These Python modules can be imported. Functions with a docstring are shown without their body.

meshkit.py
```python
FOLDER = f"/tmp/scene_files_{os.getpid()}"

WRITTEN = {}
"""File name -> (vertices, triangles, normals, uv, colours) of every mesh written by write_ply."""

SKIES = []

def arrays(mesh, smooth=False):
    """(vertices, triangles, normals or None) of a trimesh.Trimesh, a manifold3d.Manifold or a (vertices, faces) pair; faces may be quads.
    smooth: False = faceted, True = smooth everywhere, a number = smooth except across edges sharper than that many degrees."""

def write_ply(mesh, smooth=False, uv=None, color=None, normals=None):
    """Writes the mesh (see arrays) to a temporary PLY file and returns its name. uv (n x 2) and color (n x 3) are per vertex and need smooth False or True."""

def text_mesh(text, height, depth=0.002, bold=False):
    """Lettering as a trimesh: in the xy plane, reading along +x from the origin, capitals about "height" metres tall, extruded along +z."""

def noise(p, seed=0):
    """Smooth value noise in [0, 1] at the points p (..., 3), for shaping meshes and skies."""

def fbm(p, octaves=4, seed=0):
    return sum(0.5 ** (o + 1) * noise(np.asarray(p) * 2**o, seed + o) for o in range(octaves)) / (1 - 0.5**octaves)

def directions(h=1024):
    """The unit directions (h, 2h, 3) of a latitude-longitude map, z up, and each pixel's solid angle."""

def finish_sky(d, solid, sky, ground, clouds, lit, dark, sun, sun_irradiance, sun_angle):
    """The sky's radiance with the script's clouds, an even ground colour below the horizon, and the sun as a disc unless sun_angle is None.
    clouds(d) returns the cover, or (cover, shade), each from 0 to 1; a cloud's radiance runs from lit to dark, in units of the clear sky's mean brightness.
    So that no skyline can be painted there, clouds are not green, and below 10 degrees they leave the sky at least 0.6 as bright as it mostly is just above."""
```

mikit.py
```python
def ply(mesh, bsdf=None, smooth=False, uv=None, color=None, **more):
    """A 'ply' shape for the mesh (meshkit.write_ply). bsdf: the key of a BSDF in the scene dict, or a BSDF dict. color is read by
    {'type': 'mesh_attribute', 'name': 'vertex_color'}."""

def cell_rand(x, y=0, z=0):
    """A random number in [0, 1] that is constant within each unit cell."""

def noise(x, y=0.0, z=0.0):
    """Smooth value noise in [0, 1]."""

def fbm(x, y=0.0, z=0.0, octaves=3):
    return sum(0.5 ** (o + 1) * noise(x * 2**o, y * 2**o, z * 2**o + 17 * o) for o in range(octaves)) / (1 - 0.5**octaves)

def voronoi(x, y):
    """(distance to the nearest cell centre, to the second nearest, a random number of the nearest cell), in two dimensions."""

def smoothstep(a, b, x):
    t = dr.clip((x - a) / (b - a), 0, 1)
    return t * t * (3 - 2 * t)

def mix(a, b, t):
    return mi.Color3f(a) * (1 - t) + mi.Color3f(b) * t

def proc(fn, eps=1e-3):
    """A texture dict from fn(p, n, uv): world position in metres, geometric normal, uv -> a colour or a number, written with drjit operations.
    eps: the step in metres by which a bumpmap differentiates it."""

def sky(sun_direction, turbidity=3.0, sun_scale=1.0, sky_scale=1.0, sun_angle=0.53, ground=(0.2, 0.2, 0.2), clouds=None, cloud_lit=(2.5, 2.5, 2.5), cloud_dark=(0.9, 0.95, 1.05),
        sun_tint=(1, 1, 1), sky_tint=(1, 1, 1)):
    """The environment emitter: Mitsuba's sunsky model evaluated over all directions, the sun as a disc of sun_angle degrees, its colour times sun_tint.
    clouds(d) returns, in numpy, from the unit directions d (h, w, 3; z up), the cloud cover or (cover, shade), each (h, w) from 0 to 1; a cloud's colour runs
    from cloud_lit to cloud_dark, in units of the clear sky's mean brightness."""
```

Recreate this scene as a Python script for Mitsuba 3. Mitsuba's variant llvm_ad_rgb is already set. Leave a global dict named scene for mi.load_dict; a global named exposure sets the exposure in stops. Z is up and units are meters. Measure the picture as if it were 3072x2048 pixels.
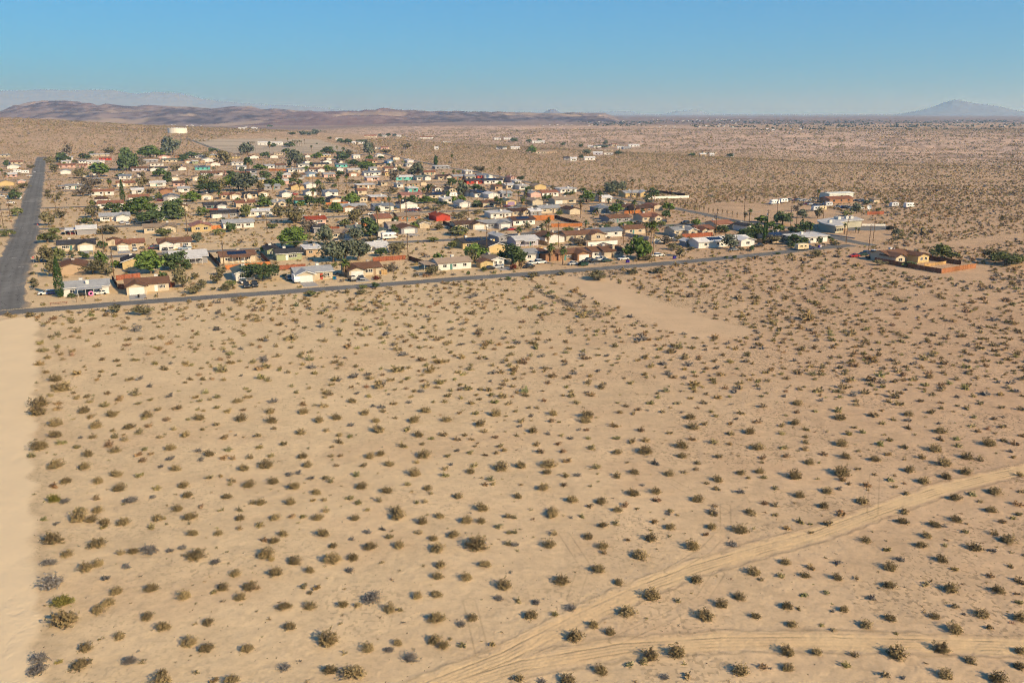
import math, random
import numpy as np
import mitsuba as mi, drjit as dr
import mikit, meshkit, trimesh
from mikit import noise, fbm, smoothstep, mix

# ------------------------------------------------------------------ camera, sky, exposure, haze
F, CX, CY, H, PITCH = 2600.0, 1536.0, 1024.0, 55.0, math.radians(14.7)
CP, SP = math.cos(PITCH), math.sin(PITCH)
T = mi.ScalarTransform4f
scene, labels = {}, {}
exposure = 2.22
scene['camera'] = {'type': 'perspective', 'fov': math.degrees(2 * math.atan(1536 / F)), 'fov_axis': 'x', 'near_clip': 1.0, 'far_clip': 120000.0,
                   'to_world': T().look_at(origin=[0, 0, H], target=[0, CP, H - SP], up=[0, 0, 1]), 'medium': {'type': 'ref', 'id': 'air'}}
SUN = np.array([0.70, -0.63, 0.51])
scene['sky'] = mikit.sky(SUN.tolist(), turbidity=3.0, sun_tint=(1.0, 0.99, 0.975), sky_tint=(0.18, 0.57, 0.93), ground=(0.36, 0.27, 0.18))
scene['air'] = {'type': 'homogeneous', 'albedo': {'type': 'rgb', 'value': [0.75, 0.94, 1.0]}, 'sigma_t': {'type': 'rgb', 'value': [4.4e-5, 5.8e-5, 8.4e-5]}, 'phase': {'type': 'hg', 'g': 0.18}}
scene['haze'] = {'type': 'cube', 'to_world': T().translate([0, 20000, 372]).scale([60000, 60000, 388]), 'bsdf': {'type': 'null'}, 'interior': {'type': 'ref', 'id': 'air'}}
labels['haze'] = {'label': 'thin pale blue desert air fading the far mountains', 'category': 'haze', 'kind': 'stuff'}

rng = np.random.default_rng(7)
random.seed(7)

# ------------------------------------------------------------------ terrain and picture-to-ground
def sst(a, b, x):
    t = np.clip((x - a) / (b - a), 0, 1)
    return t * t * (3 - 2 * t)

def wash(x, y):
    return y - (1810 - 1.35 * (x + 95))

def height(x, y):
    x, y = np.asarray(x, float), np.asarray(y, float)
    a = np.minimum(0.046 * np.maximum(0, -x - 200), 60)
    p = np.stack([x / 260, y / 260, 0 * x], -1)
    n = meshkit.fbm(p, 4, 3) - 0.5
    left = a * sst(1230, 1800, y) * (1 - sst(1950, 3000, y)) * (1 + 0.3 * n)
    s = wash(x, y)
    side = sst(-900, -500, x - 0.0 * y)
    far = (1 - sst(6000, 9000, y))
    g = np.abs(meshkit.fbm(np.stack([x / 130, y / 90, 0 * x + 5], -1), 4, 11) - 0.5)
    bl = side * far * (-5 * np.exp(-(s / 110) ** 2) + 13 * sst(60, 1100, s) - 22 * g * sst(60, 400, s) * (1 - sst(1300, 2400, s)))
    rise = 26 * sst(3200, 9500, y) * sst(-1800, 200, x)
    return np.where(y < 900, 0.0, left + bl * sst(900, 1150, y) + rise)

def proj(p):
    x, y, z = p
    d = y * CP + (H - z) * SP
    return CX + F * x / d, CY - F * (y * SP - (H - z) * CP) / d

def ray(px, py):
    a, b = (px - CX) / F, (py - CY) / F
    d = np.array([a, CP - b * SP, -SP - b * CP])
    return d

def G(px, py, z=0.0):
    """The point of the ground that the photograph shows at this pixel of its 3072 x 2048."""
    d = ray(px, py)
    t = (H - z) / -d[2] if d[2] < -1e-6 else 1e5
    if d[1] * t > 1150 and z == 0:
        ts = np.geomspace(900, 40000, 6000)
        q = d[None] * ts[:, None]
        below = H + q[:, 2] < height(q[:, 0], q[:, 1])
        k = np.argmax(below) if below.any() else len(ts) - 1
        return np.array([q[k, 0], q[k, 1], float(height(q[k, 0], q[k, 1]))])
    return np.array([d[0] * t, d[1] * t, z])

CROPS = dict(P1=(0, 620, 4.704), P2=(450, 620, 4.704), P3=(900, 620, 4.704), P4=(1350, 560, 4.704), P5=(1800, 540, 4.704), P6=(2250, 540, 4.704), P7=(2572, 540, 4.704),
             Q1=(0, 430, 5.88), Q2=(350, 430, 5.88), Q3=(700, 430, 5.88), Q4=(1050, 430, 5.88), Q5=(1400, 480, 5.88), R=(1400, 280, 2.94), S=(700, 260, 2.94), T=(0, 260, 2.94),
             A=(0, 1536, 3.0625), B=(768, 1536, 3.0625), C=(1536, 1536, 3.0625), D=(2304, 1536, 3.0625), E=(0, 1024, 3.0625), F=(768, 1024, 3.0625), G=(1536, 1024, 3.0625), H=(2304, 1024, 3.0625), U=(0, 0, 1.0))

def full(c, x, y):
    ox, oy, s = CROPS[c]
    return ox + x / s, oy + y / s

def GC(c, x, y):
    return G(*full(c, x, y))

def dist(p):
    return math.sqrt(p[0] ** 2 + p[1] ** 2 + (H - p[2]) ** 2)

# ------------------------------------------------------------------ names and entries
COUNT = {}
def numbered(name):
    n = COUNT.get(name, -1) + 1
    COUNT[name] = n
    return name if n == 0 else f'{name}_{n:03d}'

def add(parent, name, shape):
    key = numbered(f'{parent}__{name}' if parent else name)
    scene[key] = shape
    return key

def struct(name, shape, label=None):
    key = add(None, name, shape)
    labels[key] = {'kind': 'structure'}
    if label: labels[key]['label'] = label
    return key

THINGS = []   # (key, noun phrase, category, position, group): labelled at the end, once the order in the picture is known

# ------------------------------------------------------------------ meshes: plain (vertices, faces) pairs
def enc(col):
    r, g, b = [min(max(float(c), 0.0), 0.97) for c in col]
    return (r, round(b * 255) + 0.02 + g * 0.95)

def cply(m, bsdf, col, smooth=False, **k):
    v, f = np.asarray(m[0], float), np.asarray(m[1], int)
    col = np.asarray(col, float)
    uv = np.tile(enc(col), (len(v), 1)) if col.ndim == 1 else np.array([enc(c) for c in col])
    return mikit.ply((v, f), bsdf, smooth=smooth, uv=uv, **k)

def join(ms):
    vs, fs, n = [], [], 0
    for v, f in ms:
        v = np.asarray(v, float); vs.append(v); fs.append(np.asarray(f, int) + n); n += len(v)
    return np.vstack(vs), np.vstack(fs)

BOXF = np.array([[0, 2, 3], [0, 3, 1], [4, 5, 7], [4, 7, 6], [0, 1, 5], [0, 5, 4], [2, 6, 7], [2, 7, 3], [0, 4, 6], [0, 6, 2], [1, 3, 7], [1, 7, 5]])
def box(x0, x1, y0, y1, z0, z1):
    return np.array([[x, y, z] for z in (z0, z1) for y in (y0, y1) for x in (x0, x1)], float), BOXF

def flat(v, f):
    """Own corners for every face, so that faces stay crisp."""
    v, f = np.asarray(v, float), np.asarray(f, int)
    return v[f].reshape(-1, 3), np.arange(f.size).reshape(-1, 3)

def extrude(profile, a, b, axis):
    """A profile polygon ((s, z) pairs, fan-triangulated from its first corner) extruded along x (axis 0) or y (axis 1)."""
    p = np.asarray(profile, float); n = len(p)
    def lift(t):
        return np.column_stack([np.full(n, t), p[:, 0], p[:, 1]]) if axis == 0 else np.column_stack([p[:, 0], np.full(n, t), p[:, 1]])
    v = np.vstack([lift(a), lift(b)])
    f = []
    for i in range(n):
        j = (i + 1) % n
        f += [[i, j, n + j], [i, n + j, n + i]]
    for i in range(1, n - 1):
        f += [[0, i + 1, i], [n, n + i, n + i + 1]]
    return v, np.array(f)

def chevron(c, half, ov, ze, rise, t, a, b, axis):
    """A gable roof as two slabs; c: ridge coordinate across, half: half the span, ov: overhang, ze: eave height at the wall, a..b along the ridge."""
    k = rise / half
    out = half + ov
    zl = ze - ov * k
    left = [(c, ze + rise), (c, ze + rise + t), (c - out, zl + t), (c - out, zl)]
    right = [(c, ze + rise), (c + out, zl), (c + out, zl + t), (c, ze + rise + t)]
    return join([extrude(left, a, b, axis), extrude(right, a, b, axis)])

def cyl(r0, r1, z0, z1, n=8, x=0, y=0):
    a = np.arange(n) * 2 * np.pi / n
    v = np.vstack([np.column_stack([x + r0 * np.cos(a), y + r0 * np.sin(a), np.full(n, z0)]), np.column_stack([x + r1 * np.cos(a), y + r1 * np.sin(a), np.full(n, z1)]), [[x, y, z0], [x, y, z1]]])
    f = []
    for i in range(n):
        j = (i + 1) % n
        f += [[i, j, n + j], [i, n + j, n + i], [2 * n, j, i], [2 * n + 1, n + i, n + j]]
    return v, np.array(f)

def tube(pts, r, n=6):
    pts = np.asarray(pts, float); r = np.broadcast_to(r, (len(pts),))
    t = np.gradient(pts, axis=0); t /= np.linalg.norm(t, axis=1, keepdims=True) + 1e-12
    a = np.cross(t, np.where(np.abs(t[:, 2:]) < 0.9, [0, 0, 1.0], [1.0, 0, 0])); a /= np.linalg.norm(a, axis=1, keepdims=True) + 1e-12
    b = np.cross(t, a); g = np.arange(n) * 2 * np.pi / n
    v = pts[:, None] + r[:, None, None] * (np.cos(g)[None, :, None] * a[:, None] + np.sin(g)[None, :, None] * b[:, None])
    f = []
    for i in range(len(pts) - 1):
        for j in range(n):
            k = (j + 1) % n
            f += [[i * n + j, i * n + k, (i + 1) * n + k], [i * n + j, (i + 1) * n + k, (i + 1) * n + j]]
    return v.reshape(-1, 3), np.array(f)

def xform(p, yaw=0.0, s=(1, 1, 1)):
    return T().translate([float(p[0]), float(p[1]), float(p[2])]).rotate([0, 0, 1], math.degrees(yaw)).scale([float(s[0]), float(s[1]), float(s[2])])

# ------------------------------------------------------------------ materials
def uvcol(uv):
    fl = dr.floor(uv.y)
    return mi.Color3f(uv.x, (uv.y - fl - 0.02) / 0.95, fl / 255.0)

TRACK_PX = [[('H', 2500, 1150), ('H', 2352, 1185), ('H', 1900, 1275), ('H', 1500, 1390), ('H', 1000, 1565), ('D', 550, 175), ('D', 0, 325), ('C', 1800, 480), ('C', 1250, 680), ('C', 800, 885), ('C', 400, 1085), ('C', 0, 1300), ('B', 2000, 1440), ('B', 1500, 1640)],
            [('D', 2500, 1240), ('D', 1600, 1212), ('D', 800, 1190), ('D', 0, 1185), ('C', 1600, 1200), ('C', 1100, 1240), ('C', 600, 1305), ('C', 0, 1430), ('B', 1900, 1580), ('B', 1500, 1700)]]
def smooth_line(p, step):
    p = np.asarray(p, float)
    s = np.r_[0, np.cumsum(np.linalg.norm(np.diff(p, axis=0), axis=1))]
    from scipy.interpolate import PchipInterpolator
    q = np.linspace(0, s[-1], max(2, int(s[-1] / step)))
    return np.column_stack([PchipInterpolator(s, p[:, k])(q) for k in range(p.shape[1])])
TRACKS = [smooth_line([GC(*q)[:2] for q in t], 9.0) for t in TRACK_PX]

def line_dist(x, y, pts):
    best = mi.Float(1e9)
    for (ax, ay), (bx, by) in zip(pts[:-1].tolist(), pts[1:].tolist()):
        dx, dy = bx - ax, by - ay
        l2 = dx * dx + dy * dy
        t = dr.clip(((x - ax) * dx + (y - ay) * dy) / l2, 0, 1)
        best = dr.minimum(best, dr.square(x - ax - dx * t) + dr.square(y - ay - dy * t))
    return dr.sqrt(best)

PASSES = [smooth_line([GC(*q)[:2] for q in t], 5.0) for t in [
    [('C', 480, 200), ('C', 580, 340), ('C', 670, 500), ('C', 680, 600), ('C', 640, 700), ('C', 560, 800)], [('C', 1960, -60), ('C', 1965, 150), ('C', 1880, 270), ('C', 1700, 400), ('C', 1450, 540)],
    [('H', 980, 1240), ('H', 1080, 1320), ('H', 1100, 1400), ('H', 1040, 1500), ('H', 960, 1580)], [('G', 1450, 1280), ('G', 1750, 1380), ('G', 1950, 1560)],
    [('H', 1150, 190), ('H', 1400, 350), ('H', 1700, 500), ('H', 2050, 620)], [('C', 1900, 560), ('C', 1890, 680), ('C', 1700, 820), ('C', 1350, 1000), ('C', 950, 1180)], [('B', 1960, 820), ('B', 2150, 960), ('B', 2150, 1120), ('B', 2080, 1300)]]]
DIRT_ROAD = np.array([G(-80, 2300)[:2], G(-48, 1700)[:2], G(-20, 1400)[:2], G(22, 1110)[:2], G(46, 965)[:2]])
BLADED = np.array([G(1750, 835)[:2], G(1830, 880)[:2], G(1950, 925)[:2], G(2060, 968)[:2], G(2140, 990)[:2]])

def sand(p, n, uv):
    x, y = p.x, p.y
    big = fbm(x / 85, y / 85, 0.3)
    mid = fbm(x / 5.5, y / 5.5, 1.7)
    fine = noise(x * 1.9, y * 1.9) * 0.5 + noise(x * 6.1, y * 6.1) * 0.5
    warm = smoothstep(-55, 90, x + 0.12 * y - 40 + 60 * (big - 0.5))
    c = mix((0.660, 0.505, 0.305), (0.550, 0.386, 0.242), warm)
    far = smoothstep(250, 900, y)
    c = mix(c, (0.540, 0.390, 0.255), far)
    c = mix(c, c * mi.Color3f(0.86, 0.78, 0.76), smoothstep(0.48, 0.70, fbm(x / 19, y / 13, 5.5)) * 0.32)
    c *= 0.75 + 0.29 * mid + 0.12 * big + 0.16 * (fine - 0.5) + 0.10 * (noise(x / 0.9, y / 0.55, 31.0) - 0.5)
    # dark litter and gravel lying in loose patches
    patch = smoothstep(0.46, 0.66, fbm(x / 9, y / 9, 4.2)) * (0.35 + 0.65 * warm)
    lit = smoothstep(0.62, 0.78, noise(x * 3.1, y * 3.1, 2.0)) * (0.18 + patch)
    c *= 1 - 0.36 * lit
    c *= 1 - 0.09 * smoothstep(0.50, 0.68, fbm(x / 2.2, y / 1.1, 7.7)) * (0.4 + 0.6 * warm)
    # driven tracks: pressed pale sand, two darker ruts
    tr = mi.Float(1e9)
    for t in TRACKS:
        tr = dr.minimum(tr, line_dist(x, y, t))
    edge = tr + 0.7 * (noise(x / 1.3, y / 1.3, 8.0) - 0.5)
    on = 1 - smoothstep(1.15, 1.85, edge)
    rut = dr.exp(-dr.square((tr - 0.85 + 0.15 * noise(x, y, 3.0)) / 0.13)) + 0.8 * dr.exp(-dr.square((tr - 1.75 + 0.3 * noise(x / 2, y / 2, 6.0)) / 0.16)) + 0.5 * dr.exp(-dr.square((tr - 0.25) / 0.12))
    pale = mix((0.700, 0.515, 0.290), (0.660, 0.475, 0.268), noise(x / 7, y / 7))
    c = mix(c, pale * (0.90 + 0.2 * fine), on * 0.95)
    c *= 1 - 0.24 * dr.exp(-dr.square((edge - 2.0) / 0.22))
    c *= 1 - 0.27 * on * rut * (0.25 + 1.1 * smoothstep(0.3, 0.7, noise(x / 3.0, y / 3.0, 21.0)))
    dd = line_dist(x, y, DIRT_ROAD) + 2.0 * (noise(x / 3, y / 3, 5.0) - 0.5)
    c = mix(c, mi.Color3f(0.745, 0.590, 0.375) * (0.95 + 0.10 * mid), (1 - smoothstep(4.6, 6.2, dd)) * 0.92)
    c *= 1 - 0.10 * dr.exp(-dr.square((dd - 6.6) / 0.8))
    bd = line_dist(x, y, BLADED) + 4.0 * (noise(x / 6, y / 6, 5.0) - 0.5)
    c = mix(c, mi.Color3f(0.620, 0.455, 0.285) * (0.9 + 0.2 * mid), (1 - smoothstep(7.0, 11.0, bd)) * 0.7)
    # faint single passes of a vehicle
    for t in PASSES:
        q = line_dist(x, y, t)
        c *= 1 - 0.20 * dr.exp(-dr.square((q - 0.72) / 0.11)) * (0.4 + 0.9 * noise(x / 2, y / 2, 12.0))
    # far scrub, too far to tell the plants apart
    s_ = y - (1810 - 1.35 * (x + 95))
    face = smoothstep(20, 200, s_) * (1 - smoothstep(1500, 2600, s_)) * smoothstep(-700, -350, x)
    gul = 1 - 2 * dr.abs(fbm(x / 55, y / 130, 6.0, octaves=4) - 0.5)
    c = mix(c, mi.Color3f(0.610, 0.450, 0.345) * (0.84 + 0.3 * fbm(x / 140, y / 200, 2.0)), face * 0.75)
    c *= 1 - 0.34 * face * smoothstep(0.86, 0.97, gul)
    sc = smoothstep(1250, 1700, y) * (1 - 0.35 * face)
    dots = smoothstep(0.40, 0.62, noise(x / 2.6, y / 9.0, 1.0) * 0.6 + 0.4 * noise(x / 7.0, y / 30.0, 2.0))
    c = mix(c, (0.130, 0.100, 0.060), sc * dots * 0.42 * (1 - 0.6 * smoothstep(0.4, 0.8, fbm(x / 420, y / 420, 9.0)) ))
    plain = smoothstep(3000, 3700, y - 0.35 * x)
    c = mix(c, mi.Color3f(0.215, 0.160, 0.140) * (0.75 + 0.5 * fbm(x / 500, y / 1500, 3.0)), plain * 0.85)
    return c

def sand_bump(p, n, uv):
    x, y = p.x, p.y
    near = 1 - smoothstep(150, 420, y)
    tr = mi.Float(1e9)
    for t in TRACKS:
        tr = dr.minimum(tr, line_dist(x, y, t))
    rut = dr.exp(-dr.square((tr - 0.85) / 0.16)) * 0.022 - dr.exp(-dr.square((tr - 2.1) / 0.35)) * 0.03
    return near * (0.07 * noise(x / 1.7, y / 1.7) + 0.035 * noise(x * 1.6, y * 1.6) + 0.03 * noise(x * 4.1, y * 4.1, 3.0) - rut)

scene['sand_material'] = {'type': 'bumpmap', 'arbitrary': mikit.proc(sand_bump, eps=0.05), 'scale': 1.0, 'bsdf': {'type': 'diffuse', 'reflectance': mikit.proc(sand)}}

def asphalt(p, n, uv):
    x, y = p.x, p.y
    c = mi.Color3f(0.196, 0.196, 0.188) * (0.78 + 0.34 * fbm(x / 2.5, y / 2.5) + 0.16 * noise(x / 14, y / 14))
    d, d2, w = mikit.voronoi(x / 5.0, y / 5.0)
    c *= 1 - 0.35 * (1 - smoothstep(0.0, 0.05, d2 - d))
    c *= 1 - 0.16 * (dr.exp(-dr.square((dr.abs(uv.y) - 0.30) / 0.13)) + dr.exp(-dr.square((dr.abs(uv.y) - 0.62) / 0.10))) * (0.4 + noise(uv.x / 3, uv.y * 2))
    c *= 0.90 + 0.22 * smoothstep(0.60, 0.63, noise(x / 9.0, y / 15.0, 3.0)) * mikit.cell_rand(x / 20, y / 20)
    c = mix(c, (0.40, 0.31, 0.21), 0.45 * smoothstep(0.58, 0.75, fbm(x / 4.0, y / 9.0, 11.0)) * smoothstep(0.35, 0.9, dr.abs(uv.y)))
    e = dr.abs(uv.y) + 0.20 * (fbm(x / 1.6, y / 1.6, 3.0) - 0.5)
    return mix(c, (0.44, 0.325, 0.205), smoothstep(0.84, 1.0, e))
scene['asphalt_material'] = {'type': 'diffuse', 'reflectance': mikit.proc(asphalt)}

def painted(p, n, uv):
    c = uvcol(uv)
    return c * (0.88 + 0.12 * fbm(p.x / 1.3, p.y / 1.3, p.z / 0.9) + 0.08 * noise(p.x * 2, p.y * 2, p.z * 0.7))
def roofing(p, n, uv):
    c = uvcol(uv)
    row = p.z * 7.0
    return c * (0.72 + 0.34 * fbm(p.x / 2.2, p.y / 2.2, p.z) + 0.14 * mikit.cell_rand(p.x * 2.2, p.y * 2.2, row))
def foliage(p, n, uv):
    c = uvcol(uv)
    v = fbm(p.x / 0.9, p.y / 0.9, p.z / 0.9)
    return c * (0.55 + 0.9 * v)
def boards(p, n, uv):
    c = uvcol(uv)
    return c * (0.70 + 0.45 * mikit.cell_rand(p.x * 4.5, p.y * 4.5) * 0.5 + 0.25 * noise(p.x * 2, p.y * 2, p.z / 2))
scene['paint'] = {'type': 'twosided', 'bsdf': {'type': 'diffuse', 'reflectance': mikit.proc(painted)}}
scene['roofing'] = {'type': 'twosided', 'bsdf': {'type': 'diffuse', 'reflectance': mikit.proc(roofing)}}
scene['leaf'] = {'type': 'twosided', 'bsdf': {'type': 'diffuse', 'reflectance': mikit.proc(foliage)}}
scene['wood'] = {'type': 'twosided', 'bsdf': {'type': 'diffuse', 'reflectance': mikit.proc(boards)}}
scene['car_paint'] = {'type': 'principled', 'base_color': mikit.proc(lambda p, n, uv: uvcol(uv)), 'roughness': 0.35, 'clearcoat': 0.6, 'clearcoat_gloss': 0.9, 'specular': 0.5}
scene['glass'] = {'type': 'principled', 'base_color': {'type': 'rgb', 'value': [0.03, 0.036, 0.042]}, 'roughness': 0.12, 'specular': 0.6}
scene['metal'] = {'type': 'principled', 'base_color': {'type': 'rgb', 'value': [0.55, 0.56, 0.57]}, 'roughness': 0.45, 'metallic': 0.6}
scene['rubber'] = {'type': 'diffuse', 'reflectance': {'type': 'rgb', 'value': [0.025, 0.025, 0.027]}}
def rock(p, n, uv):
    x, y, z = p.x, p.y, p.z
    v = fbm(x / 48, y / 110, z / 16, octaves=4)
    w = fbm(x / 260, y / 420, z / 50 + 2.0, octaves=3)
    big = fbm(x / 900, y / 900, 3.0)
    c = mix((0.080, 0.066, 0.076), (0.250, 0.190, 0.175), smoothstep(0.36, 0.62, 0.5 * v + 0.5 * w))
    c = mix(c, (0.235, 0.135, 0.120), smoothstep(0.52, 0.72, big) * 0.5)
    lightp = smoothstep(0.53, 0.62, fbm(x / 430, y / 520, 4.0, octaves=4))
    c = mix(c, (0.44, 0.335, 0.24), lightp * 0.75 * (0.35 + 0.65 * (1 - smoothstep(30, 110, z))))
    return mix(c, (0.34, 0.255, 0.19), 1 - smoothstep(-2, 9, z + 10 * (v - 0.5)))
def far_rock(p, n, uv):
    return mi.Color3f(0.270, 0.265, 0.285) * (0.8 + 0.4 * fbm(p.x / 1500, p.y / 1500, p.z / 200))
scene['far_rock_material'] = {'type': 'diffuse', 'reflectance': mikit.proc(far_rock)}
def peak_rock(p, n, uv):
    return mi.Color3f(0.175, 0.160, 0.180) * (0.8 + 0.4 * fbm(p.x / 900, p.y / 900, p.z / 120))
scene['peak_rock_material'] = {'type': 'diffuse', 'reflectance': mikit.proc(peak_rock)}
def pale_ground(p, n, uv):
    return mi.Color3f(0.475, 0.400, 0.300) * (0.82 + 0.3 * fbm(p.x / 30, p.y / 12, 1.0) - 0.14 * smoothstep(0.62, 0.7, noise(p.y / 9.0 + 0.1 * noise(p.x / 20), 2.0)))
scene['pale_material'] = {'type': 'diffuse', 'reflectance': mikit.proc(pale_ground)}
scene['rock_material'] = {'type': 'diffuse', 'reflectance': mikit.proc(rock)}

# ------------------------------------------------------------------ ground, hills, mountains
def heightfield(xs, ys, zs):
    X, Y = np.meshgrid(xs, ys)
    v = np.column_stack([X.ravel(), Y.ravel(), zs.ravel()])
    nx, ny = len(xs), len(ys)
    i, j = np.meshgrid(np.arange(nx - 1), np.arange(ny - 1))
    a = (j * nx + i).ravel()
    return v, np.vstack([np.column_stack([a, a + 1, a + nx + 1]), np.column_stack([a, a + nx + 1, a + nx])])

xs = np.unique(np.r_[np.linspace(-3600, 2600, 270), [-58000, -40000, -25000, -15000, -10000, -7000, -5000, -4200, 3200, 4200, 6000, 9000, 15000, 25000, 40000, 58000]])
ys = np.unique(np.r_[-400, 0, 400, 700, 880, np.linspace(900, 4000, 170), np.geomspace(4050, 70000, 30)])
X, Y = np.meshgrid(xs, ys)
gz = height(X, Y)
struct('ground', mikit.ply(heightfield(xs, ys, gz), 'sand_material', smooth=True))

def ridge(name, px0, px1, crest, d0, d1, step, rough, seed, base=-5.0, gully=1.0, mat=None):
    """Hills between two distances whose crest follows (pixel x, pixel y) pairs; real heights at real distances."""
    cx, cy = np.array([c[0] for c in crest], float), np.array([c[1] for c in crest], float)
    dm = 0.5 * (d0 + d1)
    nx = int((px1 - px0) / F * dm / step) + 2
    pxs = np.linspace(px0, px1, nx)
    az = (pxs - CX) / (F / CP)            # tangent of the azimuth near the horizon
    t = np.linspace(0, 1, max(8, int((d1 - d0) / step / 1.5)))
    dd = d0 + (d1 - d0) * t
    X, Y = az[None] * dd[:, None], np.repeat(dd[:, None], nx, 1)
    top = H + (342 - np.interp(pxs, cx, cy)) / F * CP * dm
    q = np.stack([X / rough, Y / rough, 0 * X + seed], -1)
    n1 = 1 - 2 * np.abs(meshkit.fbm(q, 5, seed) - 0.5)
    n2 = 1 - 2 * np.abs(meshkit.fbm(q * [3.1, 2.0, 1], 4, seed + 9) - 0.5)
    env = np.where(t < .55, np.sin(np.pi / 2 * np.clip(t / .55, 0, 1)), np.cos(np.pi / 2 * np.clip((t - .55) / .45, 0, 1)))[:, None] ** 0.75
    prof = env * (0.30 + 0.50 * sst(0.25, 1.0, n1) + 0.36 * sst(0.25, 1.0, n2) * gully)
    seen = prof * (dm / dd[:, None])
    peak = np.maximum(seen.max(0), 0.3)
    peak = np.convolve(np.pad(peak, 6, mode='edge'), np.ones(13) / 13, 'valid')[:nx]
    Z = base + (top[None] - base) * np.minimum(prof / peak, 1.15)
    edge = np.minimum(1, np.minimum(np.arange(nx), nx - 1 - np.arange(nx)) / max(4, nx * 0.04))
    Z = base + (Z - base) * edge[None]
    v = np.column_stack([X.ravel(), Y.ravel(), Z.ravel()])
    i, j = np.meshgrid(np.arange(nx - 1), np.arange(len(t) - 1))
    a = (j * nx + i).ravel()
    f = np.vstack([np.column_stack([a, a + 1, a + nx + 1]), np.column_stack([a, a + nx + 1, a + nx])])
    return struct(name, mikit.ply((v, f), mat or ('rock_material' if name == 'hills' else 'far_rock_material'), smooth=False))

ridge('hills', -260, 1900, [(-260, 325), (0, 336), (50, 316), (130, 304), (200, 304), (270, 311), (400, 321), (440, 316), (500, 318), (600, 324), (640, 327), (700, 320), (760, 322), (790, 328), (830, 327), (880, 332), (1000, 335), (1080, 333), (1150, 326), (1200, 331), (1240, 331), (1300, 335), (1370, 333), (1420, 336), (1500, 336), (1620, 339), (1760, 339), (1900, 343)], 4300, 6800, 17, 480, 4)
ridge('hills', 560, 1330, [(560, 372), (700, 366), (800, 358), (900, 352), (1000, 349), (1050, 348), (1120, 345), (1200, 350), (1300, 358), (1330, 372)], 3900, 5000, 18, 260, 21)
ridge('mountains', -300, 1150, [(-300, 268), (0, 276), (150, 272), (250, 278), (360, 272), (450, 276), (560, 292), (700, 306), (850, 318), (1000, 328), (1150, 342)], 25500, 28500, 200, 5200, 31, gully=.2)
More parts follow.
